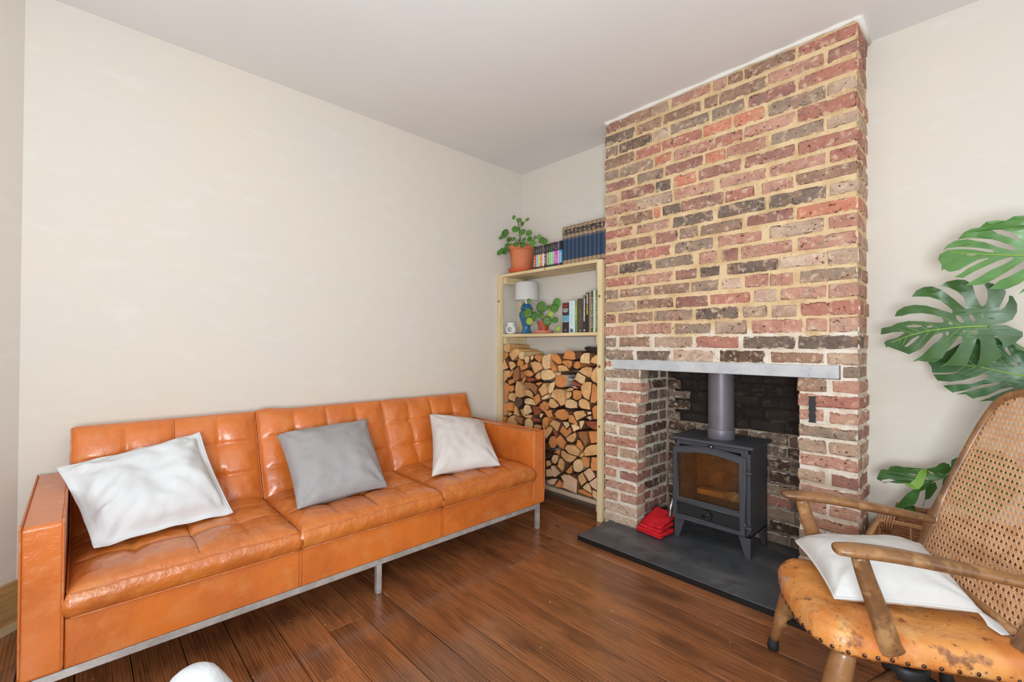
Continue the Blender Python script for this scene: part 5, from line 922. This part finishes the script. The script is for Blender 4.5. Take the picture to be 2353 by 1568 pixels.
# ------------------------------------------------------------ things on the middle shelf
Z2 = 1.2365
LPc = (.172, -.118)
LT = thing('table_lamp', 'small lamp with blue ceramic base and white drum shade on the middle shelf', 'lamp', (LPc[0], LPc[1], Z2))
lathe('base', [(.040, Z2), (.044, Z2 + .008), (.040, Z2 + .016), (.032, Z2 + .035), (.030, Z2 + .052), (.036, Z2 + .075), (.052, Z2 + .115), (.062, Z2 + .150), (.060, Z2 + .172), (.044, Z2 + .190), (.040, Z2 + .196), (.052, Z2 + .200), (.053, Z2 + .207), (.046, Z2 + .213), (.043, Z2 + .226), (.030, Z2 + .240), (.012, Z2 + .247)], *LPc, blue_c, LT, 12)
lathe('lamp_holder', [(.012, Z2 + .247), (.014, Z2 + .262), (.019, Z2 + .276), (.020, Z2 + .300)], *LPc, white_c, LT, 16)
V, F = [], []; add_lathe(V, F, [(.0955, Z2 + .272), (.0935, Z2 + .412)], *LPc, 40, cap=False); add_lathe(V, F, [(.0935, Z2 + .272), (.0915, Z2 + .412)], *LPc, 40, cap=False)
n = 40
for k in range(n):
    k2 = (k + 1) % n; F.append((k, k2, 2 * n + k2, 2 * n + k)); F.append((n + k, n + k2, 3 * n + k2, 3 * n + k))
pobj('lamp_shade', V, F, shade_m, LT, True)
lathe('bulb', [(.010, Z2 + .300), (.028, Z2 + .325), (.030, Z2 + .345), (.018, Z2 + .368), (.004, Z2 + .372)], *LPc, white_c, LT, 16)
# oil burner
OB = thing('oil_burner', 'small white ceramic oil burner beside the left post of the middle shelf', 'oil burner', (.062, -.185, Z2))
V, F = [], []; seg = 36; prof = [(.026, .0), (.036, .006), (.045, .022), (.048, .040), (.044, .058), (.034, .070), (.029, .076)]
# body with a round opening toward the room: drop faces inside the opening
prof = interp(prof, 3); va = []
for r_, z in prof:
    for k in range(seg):
        a = 2 * PI * k / seg; V.append((.062 + r_ * math.cos(a), -.185 + r_ * math.sin(a), Z2 + z))
ca = math.radians(-58)
for i in range(len(prof) - 1):
    for k in range(seg):
        a = 2 * PI * (k + .5) / seg; zz = (prof[i][1] + prof[i + 1][1]) / 2; da = (a - ca + PI) % (2 * PI) - PI
        if math.hypot(da * .046, zz - .038) < .0225 or (math.hypot(((a - ca - 1.45 + PI) % (2 * PI) - PI) * .046, zz - .055) < .008): continue
        k2 = (k + 1) % seg; F.append((i * seg + k, i * seg + k2, (i + 1) * seg + k2, (i + 1) * seg + k))
o = pobj('body', V, F, white_c, OB, True); md = o.modifiers.new('s', 'SOLIDIFY'); md.thickness = .004; md.offset = -1
lathe('dish', [(.028, Z2 + .074), (.038, Z2 + .088), (.041, Z2 + .094), (.038, Z2 + .0935), (.030, Z2 + .082), (.0, Z2 + .080)], .062, -.185, white_c, OB, 28, cap=False)
lathe('tealight', [(.017, Z2 + .002), (.017, Z2 + .016), (.0, Z2 + .016)], .062, -.185, steel, OB, 20)
# ------------------------------------------------------------ pilea plants
def disc_leaf(parent, p, r, m, R, out):
    V, F = [], []; nrm = (Vector((.45, -.85, .25)) + Vector((R.uniform(-.4, .3), R.uniform(-.2, .2), R.uniform(-.3, .35)))).normalized()
    mt = nrm.to_track_quat('Z', 'Y').to_matrix(); n = 14; asp = R.uniform(.86, 1)
    V.append(p + mt @ Vector((0, 0, -.05 * r)))
    for ring, rr_ in ((1, .55), (2, 1)):
        for k in range(n):
            a = 2 * PI * k / n; V.append(p + mt @ Vector((rr_ * r * math.cos(a) * asp, rr_ * r * math.sin(a), .05 * r * (0 if ring == 1 else 1) + (.06 * r * math.sin(a * 2 + r * 900) if ring == 2 else 0))))
    for k in range(n):
        k2 = (k + 1) % n; F.append((0, 1 + k, 1 + k2)); F.append((1 + k, 1 + n + k, 1 + n + k2, 1 + k2))
    b = len(V); V += [v - nrm * .0009 for v in V[:b]]
    F += [tuple(b + i for i in reversed(f)) for f in F[:]]
    for k in range(n):
        k2 = (k + 1) % n; F.append((1 + n + k2, 1 + n + k, b + 1 + n + k, b + 1 + n + k2))
    pobj('leaf', V, F, m, parent, True)
def pilea(name, label, cx, cy, z0, pot, saucer, potm, saucm, leaves, R, stalk, yellow=()):
    T_ = thing(name, label, 'potted plant', (cx, cy, z0))
    lathe('saucer', saucer, cx, cy, saucm, T_, 36)
    lathe('pot', pot, cx, cy, potm, T_, 36, cap=False)
    zr = pot[-1][1]; rt = pot[-1][0]
    lathe('soil', [(.001, zr - .006), (rt * .96, zr - .012)], cx, cy, soil, T_, 20)
    tube('trunk', smoothpts(stalk, 6), [.0042] * (6 * (len(stalk) - 1) + 1), stem_g, T_, 7)
    sp = smoothpts(stalk, 6)
    for i, (x, y, z, r_) in enumerate(leaves):
        p = Vector((x, y, z)); disc_leaf(T_, p, r_ * 1.12, pil_y if i in yellow else pil_m, R, None)
        q = min(sp, key=lambda s: (s - p).length + abs(s.z - (p.z - .035)) * .8); md_ = (p + q) / 2 + Vector((0, 0, .012))
        tube('stem', [q, md_, p + Vector((0, .002, 0))], [.0014, .0012, .0010], stem_g, T_, 5)
zt = 1.7165
pilea('potted_pilea', 'round-leaved pilea plant in a large terracotta pot on the top shelf', .142, -.145, zt,
      [(.0, zt + .022), (.074, zt + .022), (.082, zt + .05), (.098, zt + .19), (.104, zt + .192), (.106, zt + .222), (.1, zt + .224), (.096, zt + .20)], [(.082, zt), (.088, zt + .006), (.108, zt + .034), (.110, zt + .040), (.104, zt + .040), (.084, zt + .016), (.0, zt + .014)], terra, terra_s,
      PILEA_TOP, random.Random(4), [(.142, -.16, zt + .21), (.15, -.175, zt + .29), (.165, -.2, zt + .37), (.15, -.21, zt + .44)])
pilea('potted_pilea', 'small pilea plant in a red-brown plastic pot on the middle shelf', .418, -.185, Z2,
      [(.0, Z2 + .016), (.033, Z2 + .016), (.044, Z2 + .072), (.049, Z2 + .073), (.050, Z2 + .092), (.047, Z2 + .092)], [(.052, Z2), (.070, Z2 + .004), (.076, Z2 + .014), (.074, Z2 + .020), (.068, Z2 + .018), (.0, Z2 + .012)], terra_r, terra_p,
      PILEA_MID, random.Random(8), [(.418, -.185, Z2 + .085), (.41, -.2, Z2 + .13), (.40, -.21, Z2 + .17)], yellow=(9, 11, 13))
# ============================================================ ARMCHAIR  (local axes: B towards its back, N towards its near side)
B = Vector((.8660, .5, 0)); Nn = Vector((.5, -.8660, 0))
def W(t, s, z): v = B * t + Nn * s; return Vector((v.x, v.y, z))
AC = thing('armchair', 'old wooden armchair with cane back and worn orange leather seat', 'armchair', tuple(W(1.72, 2.0, 0)))
S0 = 2.005
# seat shell
def seat_half(t):
    f = (t - 1.472) / .07
    return .236 - (.058 * (1 - min(1, f)) ** 2.2 if f < 1 else 0) - .012 * max(0, (t - 1.6) / .35)
V, F = [], []; NT, NS = 44, 40
Z_ED = .322
def seat_top(t, a):
    e = (1 - abs(a) ** 6); f = min(1, (t - 1.472) / .05)
    return Z_ED + .046 * (max(0, e) ** .5) * (max(0, f) ** .5) + .010 * a * a * (1 - min(1, (t - 1.47) / .45)) - .010 * math.exp(-((t - 1.78) / .12) ** 2) * (1 - a * a) + .004 * noise.noise(Vector((t * 14, a * 4, 0))) + .0018 * noise.noise(Vector((t * 50, a * 14, 4)))
for i in range(NT + 1):
    t = 1.472 + .478 * (i / NT) ** 1.35
    for j in range(NS + 1):
        a = -1 + 2 * j / NS; a = math.copysign(abs(a) ** .75, a)
        V.append(W(t - .020 * (1 - a * a) * max(0, 1 - (t - 1.472) / .1), S0 + a * seat_half(t), seat_top(t, a)))
for i in range(NT):
    for j in range(NS):
        q = i * (NS + 1) + j; F.append((q, q + 1, q + NS + 2, q + NS + 1))
ring = [j for j in range(NS + 1)] + [i * (NS + 1) + NS for i in range(1, NT + 1)] + [NT * (NS + 1) + j for j in range(NS - 1, -1, -1)] + [i * (NS + 1) for i in range(NT - 1, 0, -1)]
c0 = W(1.72, S0, 0); prev = ring
for k, (dz, inn_) in enumerate(((.012, -.004), (.026, -.003), (.036, .0), (.030, .012))):
    cur = []
    for n_, r_ in enumerate(ring):
        v = V[r_]; d = (Vector((c0.x, c0.y, 0)) - Vector((v.x, v.y, 0))).normalized(); rag = .003 * noise.noise(Vector((n_ * .9, 0, 7))) if k >= 2 else 0
        cur.append(len(V)); V.append(Vector((v.x, v.y, v.z - dz + rag)) + d * inn_)
    n_ = len(ring)
    for i in range(n_): F.append((prev[i], cur[i], cur[(i + 1) % n_], prev[(i + 1) % n_]))
    prev = cur
c = len(V); V.append(W(1.72, S0, .29)); n_ = len(prev)
for i in range(n_): F.append((prev[i], c, prev[(i + 1) % n_]))
bm = bmesh.new(); vv = [bm.verts.new(v) for v in V]
for f in F: bm.faces.new([vv[i] for i in f])
seat = bobj('seat', bm, hide, AC, True); seat['label'] = 'cracked orange leather seat edged with studs'
# studs along the front and both sides
stud_me = None
acc = 0; last = None
order = ring[len(ring) - 1 - NT + 2:] + ring[:NS + NT]
for r_ in order:
    v = V[r_]
    if last is not None:
        acc += (v - last).length
        if acc > .030:
            acc = 0; d = (v - c0); d.z = 0; d.normalize(); p = v + d * .0045 - Vector((0, 0, .024))
            if stud_me is None:
                bm = bmesh.new(); bmesh.ops.create_uvsphere(bm, u_segments=10, v_segments=6, radius=.0058)
                for q in bm.verts: q.co.z *= .6
                stud_me = bpy.data.meshes.new('stud'); bm.to_mesh(stud_me); bm.free(); stud_me.materials.append(brassy); stud_me.shade_smooth()
            o = bpy.data.objects.new('stud', stud_me); C.objects.link(o); o.parent = AC; o.location = p - AC.location; o.rotation_mode = 'QUATERNION'; o.rotation_quaternion = d.to_track_quat('Z', 'Y')
    last = v
# legs
def leg(t0, s0, t1, s1, top):
    P = [W(t0 + (t1 - t0) * k / 8, s0 + (s1 - s0) * k / 8, top * (1 - k / 8) + .03 * k / 8) for k in range(9)]
    lo = tube('leg', P, [.026, .030, .032, .033, .031, .027, .022, .0175, .0155], chairwood, AC, 16)
    e = W(t1, s1, 0); d = (P[-1] - P[-2]).normalized()
    tube('ferrule', [P[-1] - d * .012, P[-1] + Vector((0, 0, -.012)), Vector((e.x, e.y, .006)), Vector((e.x, e.y, .0))], [.0165, .0195, .0195, .016], rubber, lo, 16)
leg(1.545, 1.800, 1.466, 1.772, .310); leg(1.545, 2.205, 1.466, 2.238, .310)
leg(1.90, 1.83, 1.985, 1.800, .310); leg(1.90, 2.18, 1.985, 2.215, .310)
# seat rails under the leather, side stretchers, crossed braces with a round black hub
boxm = [W(1.53, 1.80, .300), W(1.92, 1.84, .300)]
for a, b in ((W(1.53, 1.81, .296), W(1.92, 1.84, .296)), (W(1.53, 2.20, .296), W(1.92, 2.17, .296)), (W(1.53, 1.81, .296), W(1.53, 2.20, .296)), (W(1.92, 1.84, .296), W(1.92, 2.17, .296))):
    tube('seat_rail', [a, b], .013, chairwood, AC, 8)
tube('stretcher', [W(1.49, 1.782, .115), W(1.95, 1.812, .125)], [.009, .009], chairwood, AC, 10)
hub = W(1.753, 2.05, .185)
for t, s in ((1.50, 2.222), (1.50, 1.790), (1.955, 1.815), (1.955, 2.195)):
    d = (Vector((hub.x, hub.y, .18)) - W(t, s, .125)); tube('brace', [W(t, s, .125), hub - d.normalized() * .05 + Vector((0, 0, -.004))], [(.010, .012), (.012, .014)], chairwood if t < 1.7 and s > 2 else iron_d, AC, 8)
V, F = [], []; add_lathe(V, F, [(.050, .160), (.056, .166), (.057, .198), (.050, .204), (.046, .204), (.044, .192), (.0, .192)], hub.x, hub.y, 28)
pobj('hub', V, F, iron_d, AC, True)
tube('spindle', [Vector((hub.x, hub.y, .192)), Vector((hub.x, hub.y, .300))], .014, iron_d, AC, 12)
# front posts, arms
def fpost(s):
    P = smoothpts([W(1.638, s - .004, .325), W(1.628, s, .350), W(1.604, s, .43), W(1.578, s, .51), W(1.560, s, .574)], 5); n = len(P)
    tube('arm_post', P, [(.0135 + .0015 * math.sin(PI * k / (n - 1)), .030 - .010 * k / (n - 1)) for k in range(n)], chairwood, AC, 14, up=tuple(B))
def armr(s, sb):
    key = [(1.498, s, .588), (1.510, s, .589), (1.56, s, .590), (1.66, s + (sb - s) * .3, .582), (1.80, s + (sb - s) * .7, .562), (1.90, sb, .546), (1.975, sb, .535)]
    P = smoothpts([W(*k) for k in key], 6); wk = interp([(.014, .008), (.028, .015), (.034, .018), (.033, .018), (.028, .017), (.026, .015), (.022, .013)], 6)
    tube('armrest', P, wk, chairwood, AC, 18, up=(0, 0, 1))
SN, SFr = 2.249, 1.772
armr(SN, 2.212); armr(SFr, 1.745); fpost(SN - .004); fpost(SFr + .004)
# reclined back frame and cane
SB = 1.950; TAN = math.tan(math.radians(20))
def BK(s, z, off=0): return W(1.93 + (z - .33) * TAN + off, s, z - off * TAN)
hz = [(.300, .226), (.36, .232), (.42, .240), (.52, .250), (.62, .250), (.71, .243), (.80, .234), (.87, .225), (.93, .208), (.965, .186), (.990, .145), (1.003, .08), (1.006, 0)]
left = [(SB - h, z) for z, h in hz]; right = [(SB + h, z) for z, h in hz[::-1]][1:]
hp = smoothpts([BK(s, z) for s, z in left + right], 5); n = len(hp)
rad = []
for i in range(n):
    z = hp[i].z; fl2 = math.exp(-((z - .52) / .055) ** 2); rad.append((.0145 + .004 * max(0, 1 - (z - .3) / .25) + .0145 * fl2, .0135 + .004 * fl2 + .003 * max(0, 1 - (z - .3) / .25)))
bkn = (BK(SB, .6, 1) - BK(SB, .6, 0)).normalized()
tube('back_frame', hp, rad, chairwood, AC, 14, up=tuple(bkn))
tube('back_bottom_rail', [BK(SB - .225, .385), BK(SB + .225, .385)], .012, chairwood, AC, 10)
def half_at(z):
    for (z0, h0), (z1, h1) in zip(hz, hz[1:]):
        if z0 <= z <= z1: return (h0 + (h1 - h0) * (z - z0) / (z1 - z0)) - .008
    return -1
CV, CF = [], []
wl = 1 / math.cos(math.radians(20))
def inside(s, z): return .385 < z < 1.000 and abs(s - SB) < half_at(z)
def strand(p0, d, wd, off, amp=0):
    L_ = [k * .004 for k in range(-260, 261)]
    ok = [q for q in L_ if inside(p0[0] + d[0] * q, p0[1] + d[1] * q)]
    if len(ok) < 2: return
    a, b = ok[0], ok[-1]; px_, pz_ = -d[1], d[0]; b0 = len(CV)
    for q in (a, b):
        for sx, of in ((-1, off), (1, off), (1, off + .0011), (-1, off + .0011)):
            CV.append(BK(p0[0] + d[0] * q + px_ * wd / 2 * sx, p0[1] + d[1] * q + pz_ * wd / 2 * sx, of))
    CF.extend([(b0, b0 + 1, b0 + 5, b0 + 4), (b0 + 1, b0 + 2, b0 + 6, b0 + 5), (b0 + 2, b0 + 3, b0 + 7, b0 + 6), (b0 + 3, b0, b0 + 4, b0 + 7)])
pt = .0185
for k in range(-18, 19):
    for d_ in (-.0025, .0025): strand((SB + k * pt + d_, .69), (0, 1), .0021, 0)
for k in range(-22, 23):
    for d_ in (-.0026, .0026): strand((SB, .69 + k * pt + d_), (1, 0), .0021, -.0012)
q2 = math.sqrt(.5)
for k in range(-40, 41):
    strand((SB + k * pt + pt / 2, .69), (q2, q2), .0024, .0012); strand((SB + k * pt + pt / 2, .69), (q2, -q2), .0024, -.0024)
cn = pobj('cane_panel', CV, CF, cane_m, AC); cn['kind'] = 'stuff'; cn['label'] = 'open hexagonal woven cane back panel'
# cushion on the seat
t, rim = pillow('chair_cushion', 'pale grey piped cushion lying on the armchair seat', [tuple(W(1.540, 1.776, .420)), tuple(W(1.540, 2.139, .400)), tuple(W(1.905, 2.105, .402)), tuple(W(1.925, 1.800, .450))], .078, mat('dove_linen', (216, 215, 213), .92, layers=[(5, (206, 206, 205), .45, .6, S1, .6)], bumps=[(12, .003, S1), (300, .0005, S1)], spec=.1), 5.5, None, bow=.03, down=.40, amp=.008, pexp=.42)
V, F = [], []; add_tube(V, F, rim[::2], .0042, 6, closed=True); pobj('piping', V, F, MATS['dove_linen'], t, True)
cr = W(1.902, 2.103, .402)
P = smoothpts([cr + Vector((-.004, .004, 0)), cr + Vector((.012, .0, -.010)), cr + Vector((.030, -.010, -.022)), cr + Vector((.050, -.030, -.030))], 5)
tube('tie', P, interp([(.006, .003), (.013, .004), (.022, .004), (.012, .003)], 5), MATS['dove_linen'], t, 10, up=(0, 0, 1))

# ============================================================ WICKER BASKET
BK0 = dict(x0=2.352, x1=2.83, y0=-.335, y1=-.020, z=.362)
BS = thing('wicker_basket', 'brown wicker basket between the brick chimney and the armchair', 'basket', (2.58, -.17, 0))
def rrect(x0, x1, y0, y1, r, n=5):
    P = []
    for cx_, cy_, a0 in ((x1 - r, y1 - r, 0), (x0 + r, y1 - r, 90), (x0 + r, y0 + r, 180), (x1 - r, y0 + r, 270)):
        for k in range(n + 1):
            a = math.radians(a0 + 90 * k / n); P.append((cx_ + r * math.cos(a), cy_ + r * math.sin(a)))
    return P
def resample(P, m):
    P = [Vector((p[0], p[1], 0)) for p in P]; L_ = [0]
    for a, b in zip(P, P[1:] + P[:1]): L_.append(L_[-1] + (b - a).length)
    tot = L_[-1]; out_ = []; PP = P + P[:1]; j = 0
    for k in range(m):
        d = tot * k / m
        while L_[j + 1] < d: j += 1
        f = (d - L_[j]) / max(1e-9, L_[j + 1] - L_[j]); out_.append(PP[j].lerp(PP[j + 1], f))
    return out_, tot
base = rrect(BK0['x0'] + .02, BK0['x1'] - .02, BK0['y0'] + .02, BK0['y1'] - .02, .03)
NW = 96
Rg, tot = resample(base, NW); cxy = Vector((2.59, -.178, 0))
rows_ = 40; WV, WF = [], []
for k in range(rows_):
    z = .010 + k * .0084; gr = .94 + .06 * z / .36; P = []
    for i, p in enumerate(Rg):
        q = cxy + (p - cxy) * gr; nr = (p - cxy).normalized(); ph = PI * (i / 4.0) + (PI if k % 2 else 0)
        P.append(Vector((q.x, q.y, z)) + nr * .0032 * math.sin(ph))
    add_tube(WV, WF, P, .0036, 5, closed=True)
ob = pobj('woven_side', WV, WF, wick, BS, True); ob['kind'] = 'stuff'
for i in range(0, NW, 4):
    p = Rg[i]; a = cxy + (p - cxy) * .94; b = cxy + (p - cxy)
    if i % 8 == 0: tube('stake', [Vector((a.x, a.y, .002)), Vector((b.x, b.y, .350))], .0042, wick_l, BS, 6)
WV, WF = [], []
for m_ in range(5):
    P = []
    for i, p in enumerate(Rg):
        nr = (p - cxy).normalized(); ph = i / NW * 2 * PI * 12 + m_ * 2 * PI / 5
        P.append(Vector((p.x, p.y, .353)) + nr * .008 * math.cos(ph) + Vector((0, 0, .007 * math.sin(ph))))
    add_tube(WV, WF, P, .0040, 5, closed=True)
pobj('braided_rim', WV, WF, wick_l, BS, True)
pobj('basket_base', [(2.40, -.30, .006), (2.79, -.30, .006), (2.79, -.055, .006), (2.40, -.055, .006)], [(0, 1, 2, 3)], wick, BS)
# bound cane handle ends standing at the back left corner
WV, WF = [], []
for k in range(6):
    a = Vector((2.385 + k * .006, -.045 - .004 * (k % 2), .30)); add_tube(WV, WF, [a, a + Vector((.004 * (k - 3), -.004, .05)), a + Vector((.005 * (k - 1), .006, .098))], .0034, 5)
pobj('handle_canes', WV, WF, wick_l, BS, True)
# raised woven back lid
WV, WF = [], []
for k in range(11):
    z = .362 + k * .0072
    add_tube(WV, WF, [(2.42 + .0015 * k + i * .0185, -.035 + .004 * k * .2 + .0028 * math.sin(PI * i / 2 + (PI if k % 2 else 0)), z) for i in range(22)], .0034, 5)
for k in range(8): add_tube(WV, WF, [(2.43 + k * .052, -.035, .355), (2.438 + k * .052, -.030, .442)], .0045, 6)
pobj('raised_lid', WV, WF, wick, BS, True)

# ============================================================ MONSTERA
MO = thing('monstera_plant', 'large monstera plant with split leaves against the wall behind the armchair', 'potted plant', (3.02, -.26, 0))
lathe('pot', [(.105, 0), (.115, .01), (.14, .26), (.148, .262), (.148, .29), (.138, .29), (.132, .25)], 3.02, -.26, mat('charcoal_pot', (78, 78, 80), .6), MO, 32, cap=False)
lathe('soil', [(.0, .262), (.132, .258)], 3.02, -.26, soil, MO, 20, cap=False)
names = ['upper', 'middle', 'lower', 'rear', 'rear', 'curled', 'curled', 'curled', 'curled', 'curled']
bend = {'a': (.05, .6), 'b': (.05, 1.0), 'c': (.04, .8), 'd': (.04, .5), 'e': (.02, .4), 'f': (.015, .3)}
for i, (k, Y, outl, holes, ribs) in enumerate(LEAVES):
    me = fill2d(outl, holes, .0012)
    bm = bmesh.new(); bm.from_mesh(me)
    bmesh.ops.triangulate(bm, faces=bm.faces)
    for _ in range(2):
        es = [e for e in bm.edges if e.calc_length() > .035]
        if not es: break
        bmesh.ops.subdivide_edges(bm, edges=es, cuts=1); bmesh.ops.triangulate(bm, faces=[f for f in bm.faces if len(f.verts) > 3])
    xs = [p[0] for p in outl]; zs = [p[1] for p in outl]; cx_, cz_ = (min(xs) + max(xs)) / 2, (min(zs) + max(zs)) / 2; hw, hh = (max(xs) - min(xs)) / 2, (max(zs) - min(zs)) / 2
    am, _q = bend[k]
    def yoff(x, z, i=i, cx_=cx_, cz_=cz_, hw=hw, hh=hh, am=am):
        u, v = (x - cx_) / hw, (z - cz_) / hh
        return am * (-.5 * u - .55 * v * v * 1.0 + .25 * u * u) + .006 * math.sin(u * 17 + i) * abs(v)
    for v in bm.verts:
        x, z, d = v.co.x, v.co.y, v.co.z; v.co = (x, Y + d + yoff(x, z), z)
    bm.to_mesh(me); bm.free(); me.materials.clear()
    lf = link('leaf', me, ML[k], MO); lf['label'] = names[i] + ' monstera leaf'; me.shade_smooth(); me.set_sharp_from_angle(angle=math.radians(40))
    if ribs:
        P = smoothpts([(x, 0, z) for x, z in ribs], 6); P = [Vector((p.x, Y + yoff(p.x, p.z) - .0012, p.z)) for p in P]
        RV, RF = [], []; nP = len(P); add_tube(RV, RF, P, [.0030 * (1 - .75 * q / nP) + .0004 for q in range(nP)], 6)
        if k in 'abc':
            rr_ = random.Random(i)
            for q in range(2, nP - 3, 2):
                t_ = (P[q + 1] - P[q]).normalized()
                for sg in (1, -1):
                    dr_ = (t_ * .8 + Vector((-t_.z, 0, t_.x)) * sg * .8).normalized(); ln = .13 * (1 - .5 * q / nP) * (1 if k != 'c' else .8)
                    pts_ = []
                    for s_ in range(5):
                        x_, z_ = P[q].x + dr_.x * ln * s_ / 4, P[q].z + dr_.z * ln * s_ / 4 - .012 * sg * 0
                        # stop where the blade has a gap
                        def inp(poly, x, z):
                            c_ = False
                            for (a1, b1), (a2, b2) in zip(poly, poly[1:] + poly[:1]):
                                if (b1 > z) != (b2 > z) and x < (a2 - a1) * (z - b1) / (b2 - b1) + a1: c_ = not c_
                            return c_
                        if not inp(outl, x_, z_) or any(inp(h_, x_, z_) for h_ in holes): break
                        pts_.append(Vector((x_, Y + yoff(x_, z_) - .0010, z_)))
                    if len(pts_) > 2: add_tube(RV, RF, pts_, [.0010 * (1 - .6 * s_ / 5) for s_ in range(len(pts_))], 4)
        pobj('rib', RV, RF, rib_m, lf, True)
def petiole(a, b, c): 
    P = smoothpts([a, b, c], 8); tube('leaf_stalk', P, [.006 - .003 * k / len(P) for k in range(len(P))], mat('monstera_stalk', (86, 122, 58), .45), MO, 8)
def rb(i): x, z = LEAVES[i][4][0]; return Vector((x, LEAVES[i][1] - .01, z))
petiole((3.02, -.26, .25), (3.16, -.30, .95), tuple(rb(0) + Vector((0, -.01, 0))))
petiole((3.02, -.26, .25), (3.04, -.26, .85), tuple(rb(1)))
petiole((3.02, -.26, .25), (3.00, -.22, .70), tuple(rb(2)))
petiole((3.02, -.26, .25), (2.86, -.18, .50), tuple(rb(4)))
bsx = max(LEAVES[5][2], key=lambda p: p[0])
petiole((3.02, -.26, .25), (2.80, -.20, .62), (bsx[0] - .01, -.225, bsx[1] - .03))
petiole((3.02, -.26, .25), (2.83, -.16, .60), (LEAVES[3][4][0][0], -.14, LEAVES[3][4][0][1]))

# ============================================================ PALE POUF AT THE BOTTOM EDGE
PF = thing('bean_bag', 'pale grey felt pouf on the floorboards in front of the sofa left end', 'pouf', (1.42, -2.60, 0))
pc = (1.410, -2.502)
V, F = [], []; seg = 48; prof = [(.001, .372), (.016, .3705), (.034, .365), (.048, .353), (.060, .335), (.080, .300), (.115, .24), (.145, .16), (.155, .09), (.15, .03), (.13, .002), (.0, .0)]
prof = [(a, b) for a, b in interp(prof, 3)]
for r_, z in prof:
    for k in range(seg):
        a = 2 * PI * k / seg; q = 1 + .05 * noise.noise(Vector((math.cos(a) * 2, math.sin(a) * 2, z * 6)))
        V.append((pc[0] + r_ * q * math.cos(a) - .10 * (z - .37) * .0, pc[1] + r_ * q * math.sin(a), z))
for i in range(len(prof) - 1):
    for k in range(seg):
        k2 = (k + 1) % seg; F.append((i * seg + k, (i + 1) * seg + k, (i + 1) * seg + k2, i * seg + k2))
pobj('cover', V, F, felt, PF, True)
V, F = [], []
for q in range(4):
    a = q * PI / 2 + .5; add_tube(V, F, [Vector((pc[0] + r_ * 1.0 * math.cos(a), pc[1] + r_ * math.sin(a), z)) for r_, z in prof[12:-4]], .0022, 5)
pobj('seam', V, F, felt, PF, True)
